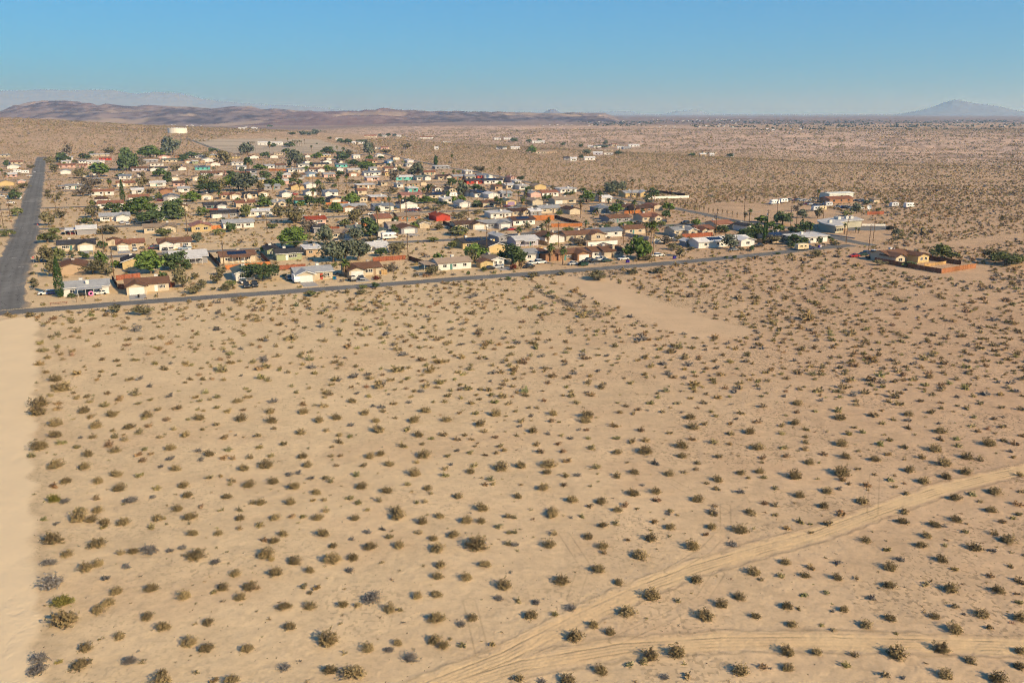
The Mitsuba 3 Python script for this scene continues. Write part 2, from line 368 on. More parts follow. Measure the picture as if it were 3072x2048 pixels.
ridge('mountains', 1600, 1712, [(1600, 343), (1625, 334), (1640, 328), (1680, 328), (1695, 334), (1712, 343)], 14500, 15800, 80, 2000, 33, gully=.3, mat='peak_rock_material')
ridge('mountains', 2640, 3320, [(2640, 344), (2700, 341), (2750, 333), (2795, 322), (2835, 310), (2860, 305), (2895, 305), (2930, 312), (2990, 319), (3030, 328), (3070, 336), (3140, 341), (3320, 344)], 16500, 19000, 100, 2600, 35, gully=.3, mat='peak_rock_material')
ridge('mountains', 1960, 2160, [(1960, 342), (2040, 333), (2080, 331), (2120, 335), (2160, 342)], 27000, 29000, 180, 3600, 37, gully=.2)
ridge('mountains', 1390, 1960, [(1390, 341), (1450, 337), (1500, 339), (1560, 336), (1750, 338), (1870, 334), (1900, 336), (1960, 341)], 26000, 29000, 180, 3600, 39, gully=.2)
# ------------------------------------------------------------------ what stands where: a one-metre map of the taken ground
OX, OY = -1000, 0
OCC = np.zeros((1500, 2200), bool)        # no plants at all
TOWN = np.zeros((1500, 2200), bool)       # the built-up area, where scrub is sparse
GX, GY = np.meshgrid(OX + np.arange(2200) + 0.5, OY + np.arange(1500) + 0.5)

def near_line(pts, r):
    best = np.full(GX.shape, 1e9)
    for (ax, ay), (bx, by) in zip(pts[:-1], pts[1:]):
        x0, x1, y0, y1 = min(ax, bx) - r, max(ax, bx) + r, min(ay, by) - r, max(ay, by) + r
        i0, i1, j0, j1 = [int(np.clip(q, 0, m)) for q, m in ((x0 - OX, 2200), (x1 - OX + 1, 2200), (y0 - OY, 1500), (y1 - OY + 1, 1500))]
        if i0 >= i1 or j0 >= j1: continue
        gx, gy = GX[j0:j1, i0:i1], GY[j0:j1, i0:i1]
        dx, dy = bx - ax, by - ay
        t = np.clip(((gx - ax) * dx + (gy - ay) * dy) / (dx * dx + dy * dy + 1e-9), 0, 1)
        best[j0:j1, i0:i1] = np.minimum(best[j0:j1, i0:i1], np.hypot(gx - ax - dx * t, gy - ay - dy * t))
    return best < r

def in_poly(pts):
    inside = np.zeros(GX.shape, bool)
    p = np.asarray(pts, float)
    for (ax, ay), (bx, by) in zip(p, np.roll(p, -1, 0)):
        c = (ay > GY) != (by > GY)
        inside ^= c & (GX < (bx - ax) * (GY - ay) / (by - ay + 1e-12) + ax)
    return inside

def taken(x, y, m):
    i, j = int(x - OX), int(y - OY)
    return 0 <= i < 2200 and 0 <= j < 1500 and bool(m[j, i])

def clear_box(p, yaw, x0, x1, y0, y1):
    c, s = math.cos(yaw), math.sin(yaw)
    q = [(p[0] + c * a - s * b, p[1] + s * a + c * b) for a, b in ((x0, y0), (x1, y0), (x1, y1), (x0, y1))]
    xs, ys = [a[0] for a in q], [a[1] for a in q]
    i0, i1, j0, j1 = int(min(xs) - OX), int(max(xs) - OX) + 2, int(min(ys) - OY), int(max(ys) - OY) + 2
    i0, j0 = max(i0, 0), max(j0, 0)
    gx, gy = GX[j0:j1, i0:i1] - p[0], GY[j0:j1, i0:i1] - p[1]
    lx, ly = c * gx + s * gy, -s * gx + c * gy
    OCC[j0:j1, i0:i1] |= (lx > x0) & (lx < x1) & (ly > y0) & (ly < y1)

# ------------------------------------------------------------------ roads
ROADN = [0]
def road(pts, width, z=0.03, name='road', mat='asphalt_material', wob=0.25, clear=1.0, label=None):
    pts = smooth_line(pts, 6.0) if len(pts) > 1 else pts
    t = np.gradient(pts, axis=0); t /= np.linalg.norm(t, axis=1, keepdims=True)
    n = np.column_stack([-t[:, 1], t[:, 0]])
    r = np.random.default_rng(100 + ROADN[0]); ROADN[0] += 1
    w = np.broadcast_to(width, (len(pts),)) / 2
    cols = []
    for k, u in enumerate((-1, -0.8, 0, 0.8, 1)):
        off = (w * u + (r.normal(0, wob, len(pts)) if abs(u) == 1 else 0))[:, None]
        cols.append(pts + n * off)
    v = np.stack(cols, 1)
    zz = np.where(np.abs(np.array([-1, -0.8, 0, 0.8, 1])) == 1, z * 0.45, z)
    v3 = np.concatenate([v, np.broadcast_to(zz[None, :, None], v.shape[:2] + (1,)) + height(v[..., 0], v[..., 1])[..., None]], -1)
    m = len(pts)
    i, j = np.meshgrid(np.arange(4), np.arange(m - 1))
    a = (j * 5 + i).ravel()
    f = np.vstack([np.column_stack([a, a + 6, a + 1]), np.column_stack([a, a + 5, a + 6])])
    uv = np.column_stack([np.repeat(np.arange(m) * 1.0, 5), np.tile([-1, -0.8, 0, 0.8, 1], m)])
    key = struct(name, mikit.ply((v3.reshape(-1, 3), f), mat, smooth=True, uv=uv), label)
    global OCC
    OCC |= near_line(pts, float(np.max(width)) / 2 + clear)
    return key

def px(*q):
    return [G(*a)[:2] for a in q]

FRONT = px((-260, 958), (0, 939), (350, 912), (600, 893.5), (900, 872), (1400, 834.7), (1850, 802), (2080, 783), (2300, 762), (2460, 744), (2560, 736))
def left_road():
    L = [(-60, 905), (-14, 800), (21, 747.6), (47, 686), (62, 633), (68, 608.6), (83, 557.5), (95, 525), (105, 471)]
    R = [(78, 905), (89, 794), (96, 755), (108, 686), (116, 640), (119, 617), (129, 549), (136, 498), (146, 471)]
    ys_ = np.array([930, 900, 860, 800, 747, 686, 640, 600, 557, 525, 498, 471])
    c = []
    for y in ys_:
        xl = np.interp(y, [p[1] for p in L][::-1], [p[0] for p in L][::-1]); xr = np.interp(y, [p[1] for p in R][::-1], [p[0] for p in R][::-1])
        c.append((G(xl, y)[:2] + G(xr, y)[:2]) / 2)
    return np.array(c)
LEFT = left_road()
RIGHT = np.array(px((2620, 737), (2590, 731), (2547, 723), (2505, 712), (2441, 697), (2377, 686), (2250, 667), (2193, 660), (2119, 644), (2027, 626), (1906, 604), (1810, 589), (1774, 580), (1689, 566), (1570, 544), (1407, 513), (1356, 505), (1271, 488), (1220, 478), (1152, 461)))
STREETS = [px((-120, 792), (0, 787), (106, 784), (212, 778), (361, 768), (500, 761), (690, 751), (900, 741), (1144, 729), (1400, 717), (1580, 701), (1850, 685), (2010, 676), (2100, 671), (2200, 664)),
           px((-100, 695), (0, 690), (212, 685), (360, 679), (530, 673), (770, 661), (850, 658), (1000, 651), (1170, 640), (1350, 634), (1430, 631), (1530, 622), (1700, 612), (1900, 612), (1945, 611)),
           px((-80, 632), (0, 629), (119, 625), (290, 619), (470, 613), (690, 606), (1050, 590), (1200, 585), (1340, 579), (1550, 576), (1700, 568)),
           px((-60, 580), (40, 578), (119, 576), (250, 571), (360, 569), (700, 560), (940, 549), (1075, 550), (1300, 547), (1510, 534)),
           px((-40, 543), (0, 541), (120, 539), (272, 537), (500, 530), (900, 515), (1200, 506), (1330, 501)),
           px((-30, 514), (100, 511), (300, 506), (700, 494), (1000, 485), (1200, 478)),
           px((-30, 491), (110, 489), (400, 484), (800, 474), (1050, 468), (1140, 462))]
road(FRONT, 7.4, label='front asphalt street')
road(LEFT, 12.5, z=0.034, wob=0.7, label='wide asphalt road on the left')
road(RIGHT, 7.4, z=0.036, label='diagonal asphalt road on the right edge of the town')
for k, s in enumerate(STREETS):
    road(s, 7.6, z=0.026)
road(px((2640, 737), (2700, 742), (2790, 752)), 3.5, z=0.02, name='dirt_track', mat='sand_material', clear=0.5)
for k, t in enumerate(TRACKS):
    road(t, 4.6, z=0.012, name='dirt_track', mat='sand_material', wob=0.2, clear=0.0)
    OCC |= near_line(t, 2.6)
road(DIRT_ROAD, 10.0, z=0.012, name='dirt_road', mat='sand_material', wob=0.3, clear=0.5)
OCC |= near_line(BLADED, 9.0)
road(px((561, 416), (600, 430), (646, 447), (690, 458)), 9.0, z=0.06, wob=0.5)

def stop_line(crop, x0, y0, x1, y1, w=.55):
    a, b = GC(crop, x0, y0)[:2], GC(crop, x1, y1)[:2]; d = (b - a) / np.linalg.norm(b - a); n = np.array([-d[1], d[0]]) * w / 2
    v = np.array([[*(a - n), .040], [*(b - n), .040], [*(b + n), .040], [*(a + n), .040]])
    struct('stop_line', cply((v, np.array([[0, 1, 2], [0, 2, 3]])), 'paint', (.42, .42, .40)))
for q in [('P1', 155, 722, 232, 718), ('P1', 255, 852, 340, 846), ('P1', 285, 297, 350, 293), ('P1', 382, 378, 452, 375)]: stop_line(*q)
def cleared_lot():
    c = [G(*q)[:2] for q in ((582, 418), (770, 417), (955, 418), (1082, 455), (890, 461), (700, 459))]
    from shapely.geometry import Polygon, Point
    poly = Polygon(c); x0, y0, x1, y1 = poly.bounds; m = []
    xs_, ys_ = np.linspace(x0, x1, 41), np.linspace(y0, y1, 31)
    X_, Y_ = np.meshgrid(xs_, ys_)
    v, f = heightfield(xs_, ys_, height(X_, Y_) + .12)
    cen = v[f].mean(1)
    import shapely
    f = f[shapely.contains_xy(poly, cen[:, 0], cen[:, 1])]
    struct('cleared_lot', mikit.ply((v, f), 'pale_material', smooth=True), 'pale cleared lot behind the town')
cleared_lot()

YAW = math.radians(24.5)
def uv_of(p):
    """Along the streets, and away from the front street."""
    c, s = math.cos(YAW), math.sin(YAW)
    q = np.asarray(p[:2]) - FRONT[1]
    return q[0] * c + q[1] * s, -q[0] * s + q[1] * c
LEVELS = [float(np.mean([uv_of(q)[1] for q in s[2:8]])) for s in STREETS]
TOWN |= in_poly(np.vstack([px((-300, 960)), FRONT[1:], RIGHT, px((1010, 462), (-300, 469))]))
OCC |= in_poly(px((565, 417), (960, 417), (1085, 456), (900, 462), (700, 461)))
OCC |= in_poly(px((2060, 640), (2150, 608), (2400, 612), (2600, 650), (2640, 690), (2700, 690), (2640, 735), (2560, 728), (2300, 672)))
OCC |= in_poly(px((2560, 742), (2680, 755), (2960, 800), (2980, 850), (2800, 830), (2600, 800), (2530, 770)))
OCC |= in_poly(px((3072, 700), (2900, 720), (2740, 735), (2740, 745), (2950, 740), (3072, 712)))

# ------------------------------------------------------------------ houses
ROOF = dict(br=(.185, .105, .070), rs=(.270, .130, .088), rd=(.340, .080, .048), gy=(.330, .345, .360), dk=(.062, .062, .070), wh=(.700, .700, .690), tn=(.340, .265, .200), gn=(.130, .160, .145), bl=(.180, .210, .255), pk=(.36, .19, .16), db=(.110, .070, .058))
WALL = dict(cr=(.600, .520, .390), wt=(.740, .730, .690), tn=(.500, .380, .260), yl=(.600, .465, .240), rd=(.520, .085, .060), pk=(.640, .430, .370), gy=(.330, .330, .350), bl=(.180, .300, .480), gn=(.390, .440, .270), so=(.360, .205, .125), tq=(.160, .560, .520), lv=(.520, .500, .560))
RNAME = dict(br='brown', rs='rust red', rd='red tiled', gy='grey', dk='charcoal', wh='white', tn='tan', gn='dark green', bl='slate blue', pk='pale red', db='dark brown')
WNAME = dict(cr='cream', wt='white', tn='tan', yl='yellow', rd='red', pk='pink', gy='grey', bl='blue', gn='green', so='orange brown', tq='turquoise', lv='lilac grey')
WHITE = (.66, .65, .62)

def solve_width(A, x2, yaw):
    k = x2 - CX
    ux, uy = math.cos(yaw), math.sin(yaw)
    return (k * (A[1] * CP + H * SP) - F * A[0]) / (F * ux - k * uy * CP)

def house(crop, x1, x2, y, typ, roof, wall, opts=''):
    o = set(opts.split(',')) if opts else set()
    f1, fy = full(crop, x1, y)
    A = G(f1, fy); A[2] = float(height(A[0], A[1]))
    W = float(np.clip(solve_width(A, full(crop, x2, y)[0], YAW), 5.0, 34.0))
    d = dist(A)
    r = random.Random(int(f1 * 7 + fy * 13))
    near, mid = d < 520, d < 900
    M = xform(A, YAW)
    two = 'two' in o
    he = 4.4 if two else 2.75
    D = {'G': 8.6, 'L': 8.6, 'F': 11.0, 'X': 9.0, 'H': 9.5}[typ]
    if 'deep' in o: D += 4
    if 'small' in o: D = min(D, max(3.0, W * 0.8)); he = 2.3
    D *= 0.92 + 0.16 * r.random()
    what = 'shed' if 'small' in o else 'house'
    key = numbered(what)
    lc = labels[key] = {}
    phrase = f"{WNAME[wall]} {what} with {RNAME[roof]} {'flat roof' if typ == 'X' else 'roof'}"
    THINGS.append((key, phrase, what, A, None))
    E = lambda name, m, mat, col, parent=key: add(parent, name, cply(m, mat, col, to_world=M))
    jit = lambda c, s=0.10: np.clip(np.asarray(c) * (1 + s * (r.random() * 2 - 1)), 0, 0.9)
    wc, rc = jit(np.asarray(WALL[wall]) * .84, .08), jit(np.asarray(ROOF[roof]) * (.84 if roof == 'wh' else .95), .14)
    base = 0.0
    fl = lambda m: flat(*m)
    cover = []
    if typ in 'GL':
        k = 0.27; rise = D / 2 * k
        wm = [extrude([(0, base), (D, base), (D, he), (D / 2, he + rise - 0.02), (0, he)], 0, W, 0)]
        rm = [chevron(D / 2, D / 2, 0.6, he + 0.02, rise, 0.16, -0.55, W + 0.55, 0)]
        cover.append((0, W, 0, D))
        wing = None
        if typ == 'L':
            wW = min(W * 0.46, 7.2); p = 3.2
            w0 = W - wW - 0.03 if 'r' in o else 0.03
            wing = (w0, w0 + wW, -p)
            kr = (rise - 0.12)
            wm.append(extrude([(w0, base), (w0 + wW, base), (w0 + wW, he - .03), (w0 + wW / 2, he + kr - 0.05), (w0, he - .03)], -p, D / 2, 1))
            rm.append(chevron(w0 + wW / 2, wW / 2, 0.55, he - 0.02, kr, 0.155, -p - 0.6, D / 2, 1))
        roofz = lambda y: he + rise * (1 - abs(y - D / 2) / (D / 2)) + 0.16
    elif typ == 'F':
        k = 0.30; rise = W / 2 * k
        if W > 12: rise = W / 2 * 0.22
        wm = [extrude([(0, base), (W, base), (W, he), (W / 2, he + rise - 0.02), (0, he)], 0, D, 1)]
        rm = [chevron(W / 2, W / 2, 0.6, he + 0.02, rise, 0.16, -0.6, D + 0.5, 1)]
        cover.append((0, W, 0, D)); wing = None
        roofz = lambda y: he + rise * 0.5 + 0.16
    elif typ == 'H':
        wm = [box(0, W, 0, D, base, he)]; ov = 0.6; rise = D / 2 * 0.3; q = min(D / 2, W / 2 - 0.5)
        b = [(-ov, -ov, he - .02), (W + ov, -ov, he - .02), (W + ov, D + ov, he - .02), (-ov, D + ov, he - .02)]
        v = np.array(b + [(x_, y_, z_ + .14) for x_, y_, z_ in b] + [(q, D / 2, he + rise), (W - q, D / 2, he + rise)])
        rm = [(v, np.array([[0, 2, 1], [0, 3, 2], [0, 1, 5], [0, 5, 4], [1, 2, 6], [1, 6, 5], [2, 3, 7], [2, 7, 6], [3, 0, 4], [3, 4, 7], [4, 5, 9], [4, 9, 8], [5, 6, 9], [6, 7, 8], [6, 8, 9], [7, 4, 8]]))]
        wing = None; cover.append((0, W, 0, D)); roofz = lambda y: he + rise * 0.6
    else:
        wm = [box(0, W, 0, D, base, he)]; wing = None; k = 0.05; rise = 0.3
        rm = [extrude([(-0.9, he - .05), (D + .6, he + .38), (D + .6, he + .58), (-0.9, he + .17)], -0.7, W + 0.7, 0)]
        cover.append((0, W, 0, D)); roofz = lambda y: he + .2 + (y + .9) * 0.042
    E('wall', fl(join(wm)), 'paint', wc)
    E('roof', fl(join(rm)), 'roofing', rc)
    fasc = 'nofascia' not in o and near and typ in 'GLF'
    if fasc:
        fm = []
        if typ == 'F' or wing:
            w0, w1, yf = (0, W, 0) if typ == 'F' else wing
            half = (w1 - w0) / 2; kk = (rise if typ == 'F' else rise - .12) / half; ov = .62
            zt = (he + .02 if typ == 'F' else he - .02)
            c0 = (w0 + w1) / 2; top = zt + kk * half; low = zt - ov * kk
            for s in (-1, 1):
                fm.append(extrude([(c0, top - .10), (c0, top + .19), (c0 + s * (half + ov), low + .19), (c0 + s * (half + ov), low - .10)], yf - .68, yf - .615, 1))
        if typ in 'GL':
            zl = he + .02 - .6 * rise / (D / 2)
            fm.append(box(-.56, W + .56, -.665, -.605, zl - .06, zl + .15) if not wing else (box(wing[1] + .56, W + .56, -.665, -.605, zl - .06, zl + .15) if wing[0] < 1 else box(-.56, wing[0] - .56, -.665, -.605, zl - .06, zl + .15)))
        E('fascia', fl(join(fm)), 'paint', WHITE if r.random() < .45 and roof in ('gy', 'wh', 'dk', 'gn', 'tn') else jit(rc * .75))
    # facade
    def window(x0, x1, z0, z1, y, name='window'):
        if near:
            w = E(name, fl(join([box(x0, x1, y - .06, y + .02, z0, z0 + .09), box(x0, x1, y - .06, y + .02, z1 - .09, z1), box(x0, x0 + .09, y - .06, y + .02, z0 + .09, z1 - .09), box(x1 - .09, x1, y - .06, y + .02, z0 + .09, z1 - .09), box((x0 + x1) / 2 - .04, (x0 + x1) / 2 + .04, y - .05, y + .02, z0 + .09, z1 - .09)])), 'paint', WHITE)
            add(w, 'pane', cply(fl(box(x0 + .09, x1 - .09, y - .025, y + .02, z0 + .09, z1 - .09)), 'glass', (0, 0, 0), to_world=M))
        else:
            E(name, fl(box(x0, x1, y - .04, y + .02, z0, z1)), 'glass', (0, 0, 0))
    def garage(x0, x1, y, col=WHITE):
        E('garage_door', fl(join([box(x0, x1, y - .05, y + .02, .05 + i * .56, .05 + i * .56 + .53) for i in range(4)] + [box(x0, x1, y - .025, y + .02, .05, 2.28)]) if near else box(x0, x1, y - .04, y + .02, .05, 2.28)), 'paint', col)
    gcol = WHITE if wall != 'yl' or r.random() < .5 else (.3, .22, .34)
    if what == 'house' or 'door' in o:
        if typ == 'F' and 'blank' not in o:
            if 'win' in o or W < 6:
                window(W * .2, W * .42, .9, 2.1, 0); window(W * .6, W * .82, .9, 2.1, 0)
            else:
                gw = min(5.2, W * .68); garage(W / 2 - gw / 2, W / 2 + gw / 2, 0, gcol)
            if two:
                window(W * .24, W * .42, 3.0, 4.1, 0); window(W * .58, W * .76, 3.0, 4.1, 0)
        elif typ in 'GLXH' and 'blank' not in o:
            a0, a1 = 0.6, W - 0.6
            if wing:
                gw = min(5.0, (wing[1] - wing[0]) * .76); c0 = (wing[0] + wing[1]) / 2
                if 'win' in o: window(c0 - 1.0, c0 + 1.0, .9, 2.1, wing[2])
                else: garage(c0 - gw / 2, c0 + gw / 2, wing[2], gcol)
                if wing[0] < 1: a0 = wing[1] + .5
                else: a1 = wing[0] - .5
            elif 'g' in o or 'gr' in o:
                gw = 4.8
                if 'gr' in o: garage(a1 - gw, a1, 0, gcol); a1 -= gw + .6
                else: garage(a0, a0 + gw, 0, gcol); a0 += gw + .6
            L_ = a1 - a0
            if L_ > 5:
                if mid:
                    xd = a0 + L_ * (.34 if r.random() < .5 else .6)
                    dc = (.42, .10, .07) if 'reddoor' in o else [(.30, .22, .15), (.74, .73, .70), (.16, .13, .11), (.10, .22, .2)][r.randrange(4)]
                    E('door', fl(box(xd, xd + .95, -.045, .02, .02, 2.08)), 'paint', dc)
                else: xd = -9
                n = 2 if L_ < 11 else 3
                for i in range(n):
                    w = 1.3 + .7 * r.random(); xw = a0 + (i + .5) / n * L_ - w / 2
                    if xw < xd + 1.1 and xw + w > xd - .15: xw = xd + 1.15 if xd + 1.15 + w < a1 else xd - w - .2
                    if xw > a0 - .3 and xw + w < a1 + .4: window(xw, xw + w, .95, 2.1, 0)
            elif L_ > 2.2:
                window(a0 + .4, min(a0 + 2.0, a1 - .3), .95, 2.1, 0)
    elif near:
        E('door', fl(box(W * .3, W * .3 + 1.0, -.04, .02, .02, 1.95)), 'paint', jit(wc * .8))
    # what stands on the roof
    def on_roof(name, w, dd, h, col, mat='paint', x=None, y=None):
        x = W * (.25 + .5 * r.random()) if x is None else x
        y = D * (.5 + .25 * r.random()) if y is None else y
        z = roofz(y + dd / 2)
        E(name, fl(join([box(x, x + w, y, y + dd, z - .55, z + h), box(x - .06, x + w + .06, y - .06, y + dd + .06, z + h, z + h + .08)])), mat, col)
    if 'ac' in o or (what == 'house' and r.random() < (.75 if mid else .5)):
        on_roof('roof_cooler', 1.05, 1.05, .85, (.62, .61, .57) if r.random() < .6 else (.42, .37, .31), 'paint')
    if 'chim' in o:
        on_roof('chimney', 1.0, .8, 1.1, wc, x=W * .5, y=1.2 if typ != 'F' else D * .5)
    if typ == 'X' or r.random() < .25: on_roof('roof_vent', .35, .35, .35, (.5, .5, .5))
    if 'solar' in o and typ in 'GL':
        pm = []
        for i in range(4):
            for j in range(2):
                x0 = W * .22 + i * 1.75; y0 = .5 + j * 1.5
                za, zb = roofz(y0) + .12, roofz(y0 + 1.4) + .12
                if x0 + 1.65 > W: continue
                v = np.array([(x0, y0, za), (x0 + 1.68, y0, za), (x0 + 1.68, y0 + 1.42, zb), (x0, y0 + 1.42, zb)]); v2 = v - [0, 0, .06]
                add(key, 'solar_panel', mikit.ply(flat(np.vstack([v2, v]), np.array([[4, 5, 6], [4, 6, 7], [0, 1, 5], [0, 5, 4], [1, 2, 6], [1, 6, 5], [3, 0, 4], [3, 4, 7], [2, 3, 7], [2, 7, 6]])), 'solar', to_world=M))
    if 'porch' in o and typ in 'GXL':
        x0, x1 = (W * .3, W * .85)
        E('porch_roof', fl(extrude([(-2.9, he - .45), (-.55, he - .12), (-.55, he - .02), (-2.9, he - .33)], x0, x1, 0)), 'roofing', rc * 1.05)
        for xp in np.linspace(x0 + .2, x1 - .3, 4): E('porch_post', fl(box(xp, xp + .13, -2.75, -2.62, 0, he - .44)), 'paint', WHITE)
    if 'carport' in o or 'carportr' in o:
        x0, x1 = (-5.2, -.62) if 'carport' in o else (W + .62, W + 5.2)
        E('carport_roof', fl(extrude([(.2, 2.35), (D - .5, 2.55), (D - .5, 2.68), (.2, 2.48)], x0, x1, 0)), 'roofing', rc * 1.05)
        for xp in (x0 + .15, (x0 + x1) / 2, x1 - .25):
            for yp in (.5, D - .9): E('carport_post', fl(box(xp, xp + .12, yp, yp + .12, 0, 2.36 + (yp > 1) * .18)), 'paint', WHITE)
        cover.append((x0, x1, 0, D))
    # driveway in front of a garage
    if near and what == 'house':
        if wing and 'win' not in o: dw = ((wing[0] + wing[1]) / 2, 4.8, wing[2])
        elif typ == 'F' and 'win' not in o and 'blank' not in o: dw = (W / 2, 4.8, 0)
        else: dw = None
        if dw and 'nodrive' not in o:
            x, w, yf = dw
            struct('driveway', cply(flat(*join([box(x - w / 2, x + w / 2, yf - 8.2 + i * 2.75, yf - 8.2 + i * 2.75 + 2.7, -.05, .055) for i in range(3)])), 'paint', (.36, .35, .335), to_world=M))
            clear_box(A, YAW, x - w / 2, x + w / 2, yf - 9, yf)
    for x0, x1, y0, y1 in cover: clear_box(A, YAW, x0 - 1.2, x1 + 1.2, y0 - 4.0, y1 + 1.5)
    return key

scene['solar'] = {'type': 'principled', 'base_color': {'type': 'rgb', 'value': [0.012, 0.016, 0.034]}, 'roughness': 0.25, 'specular': 0.5}

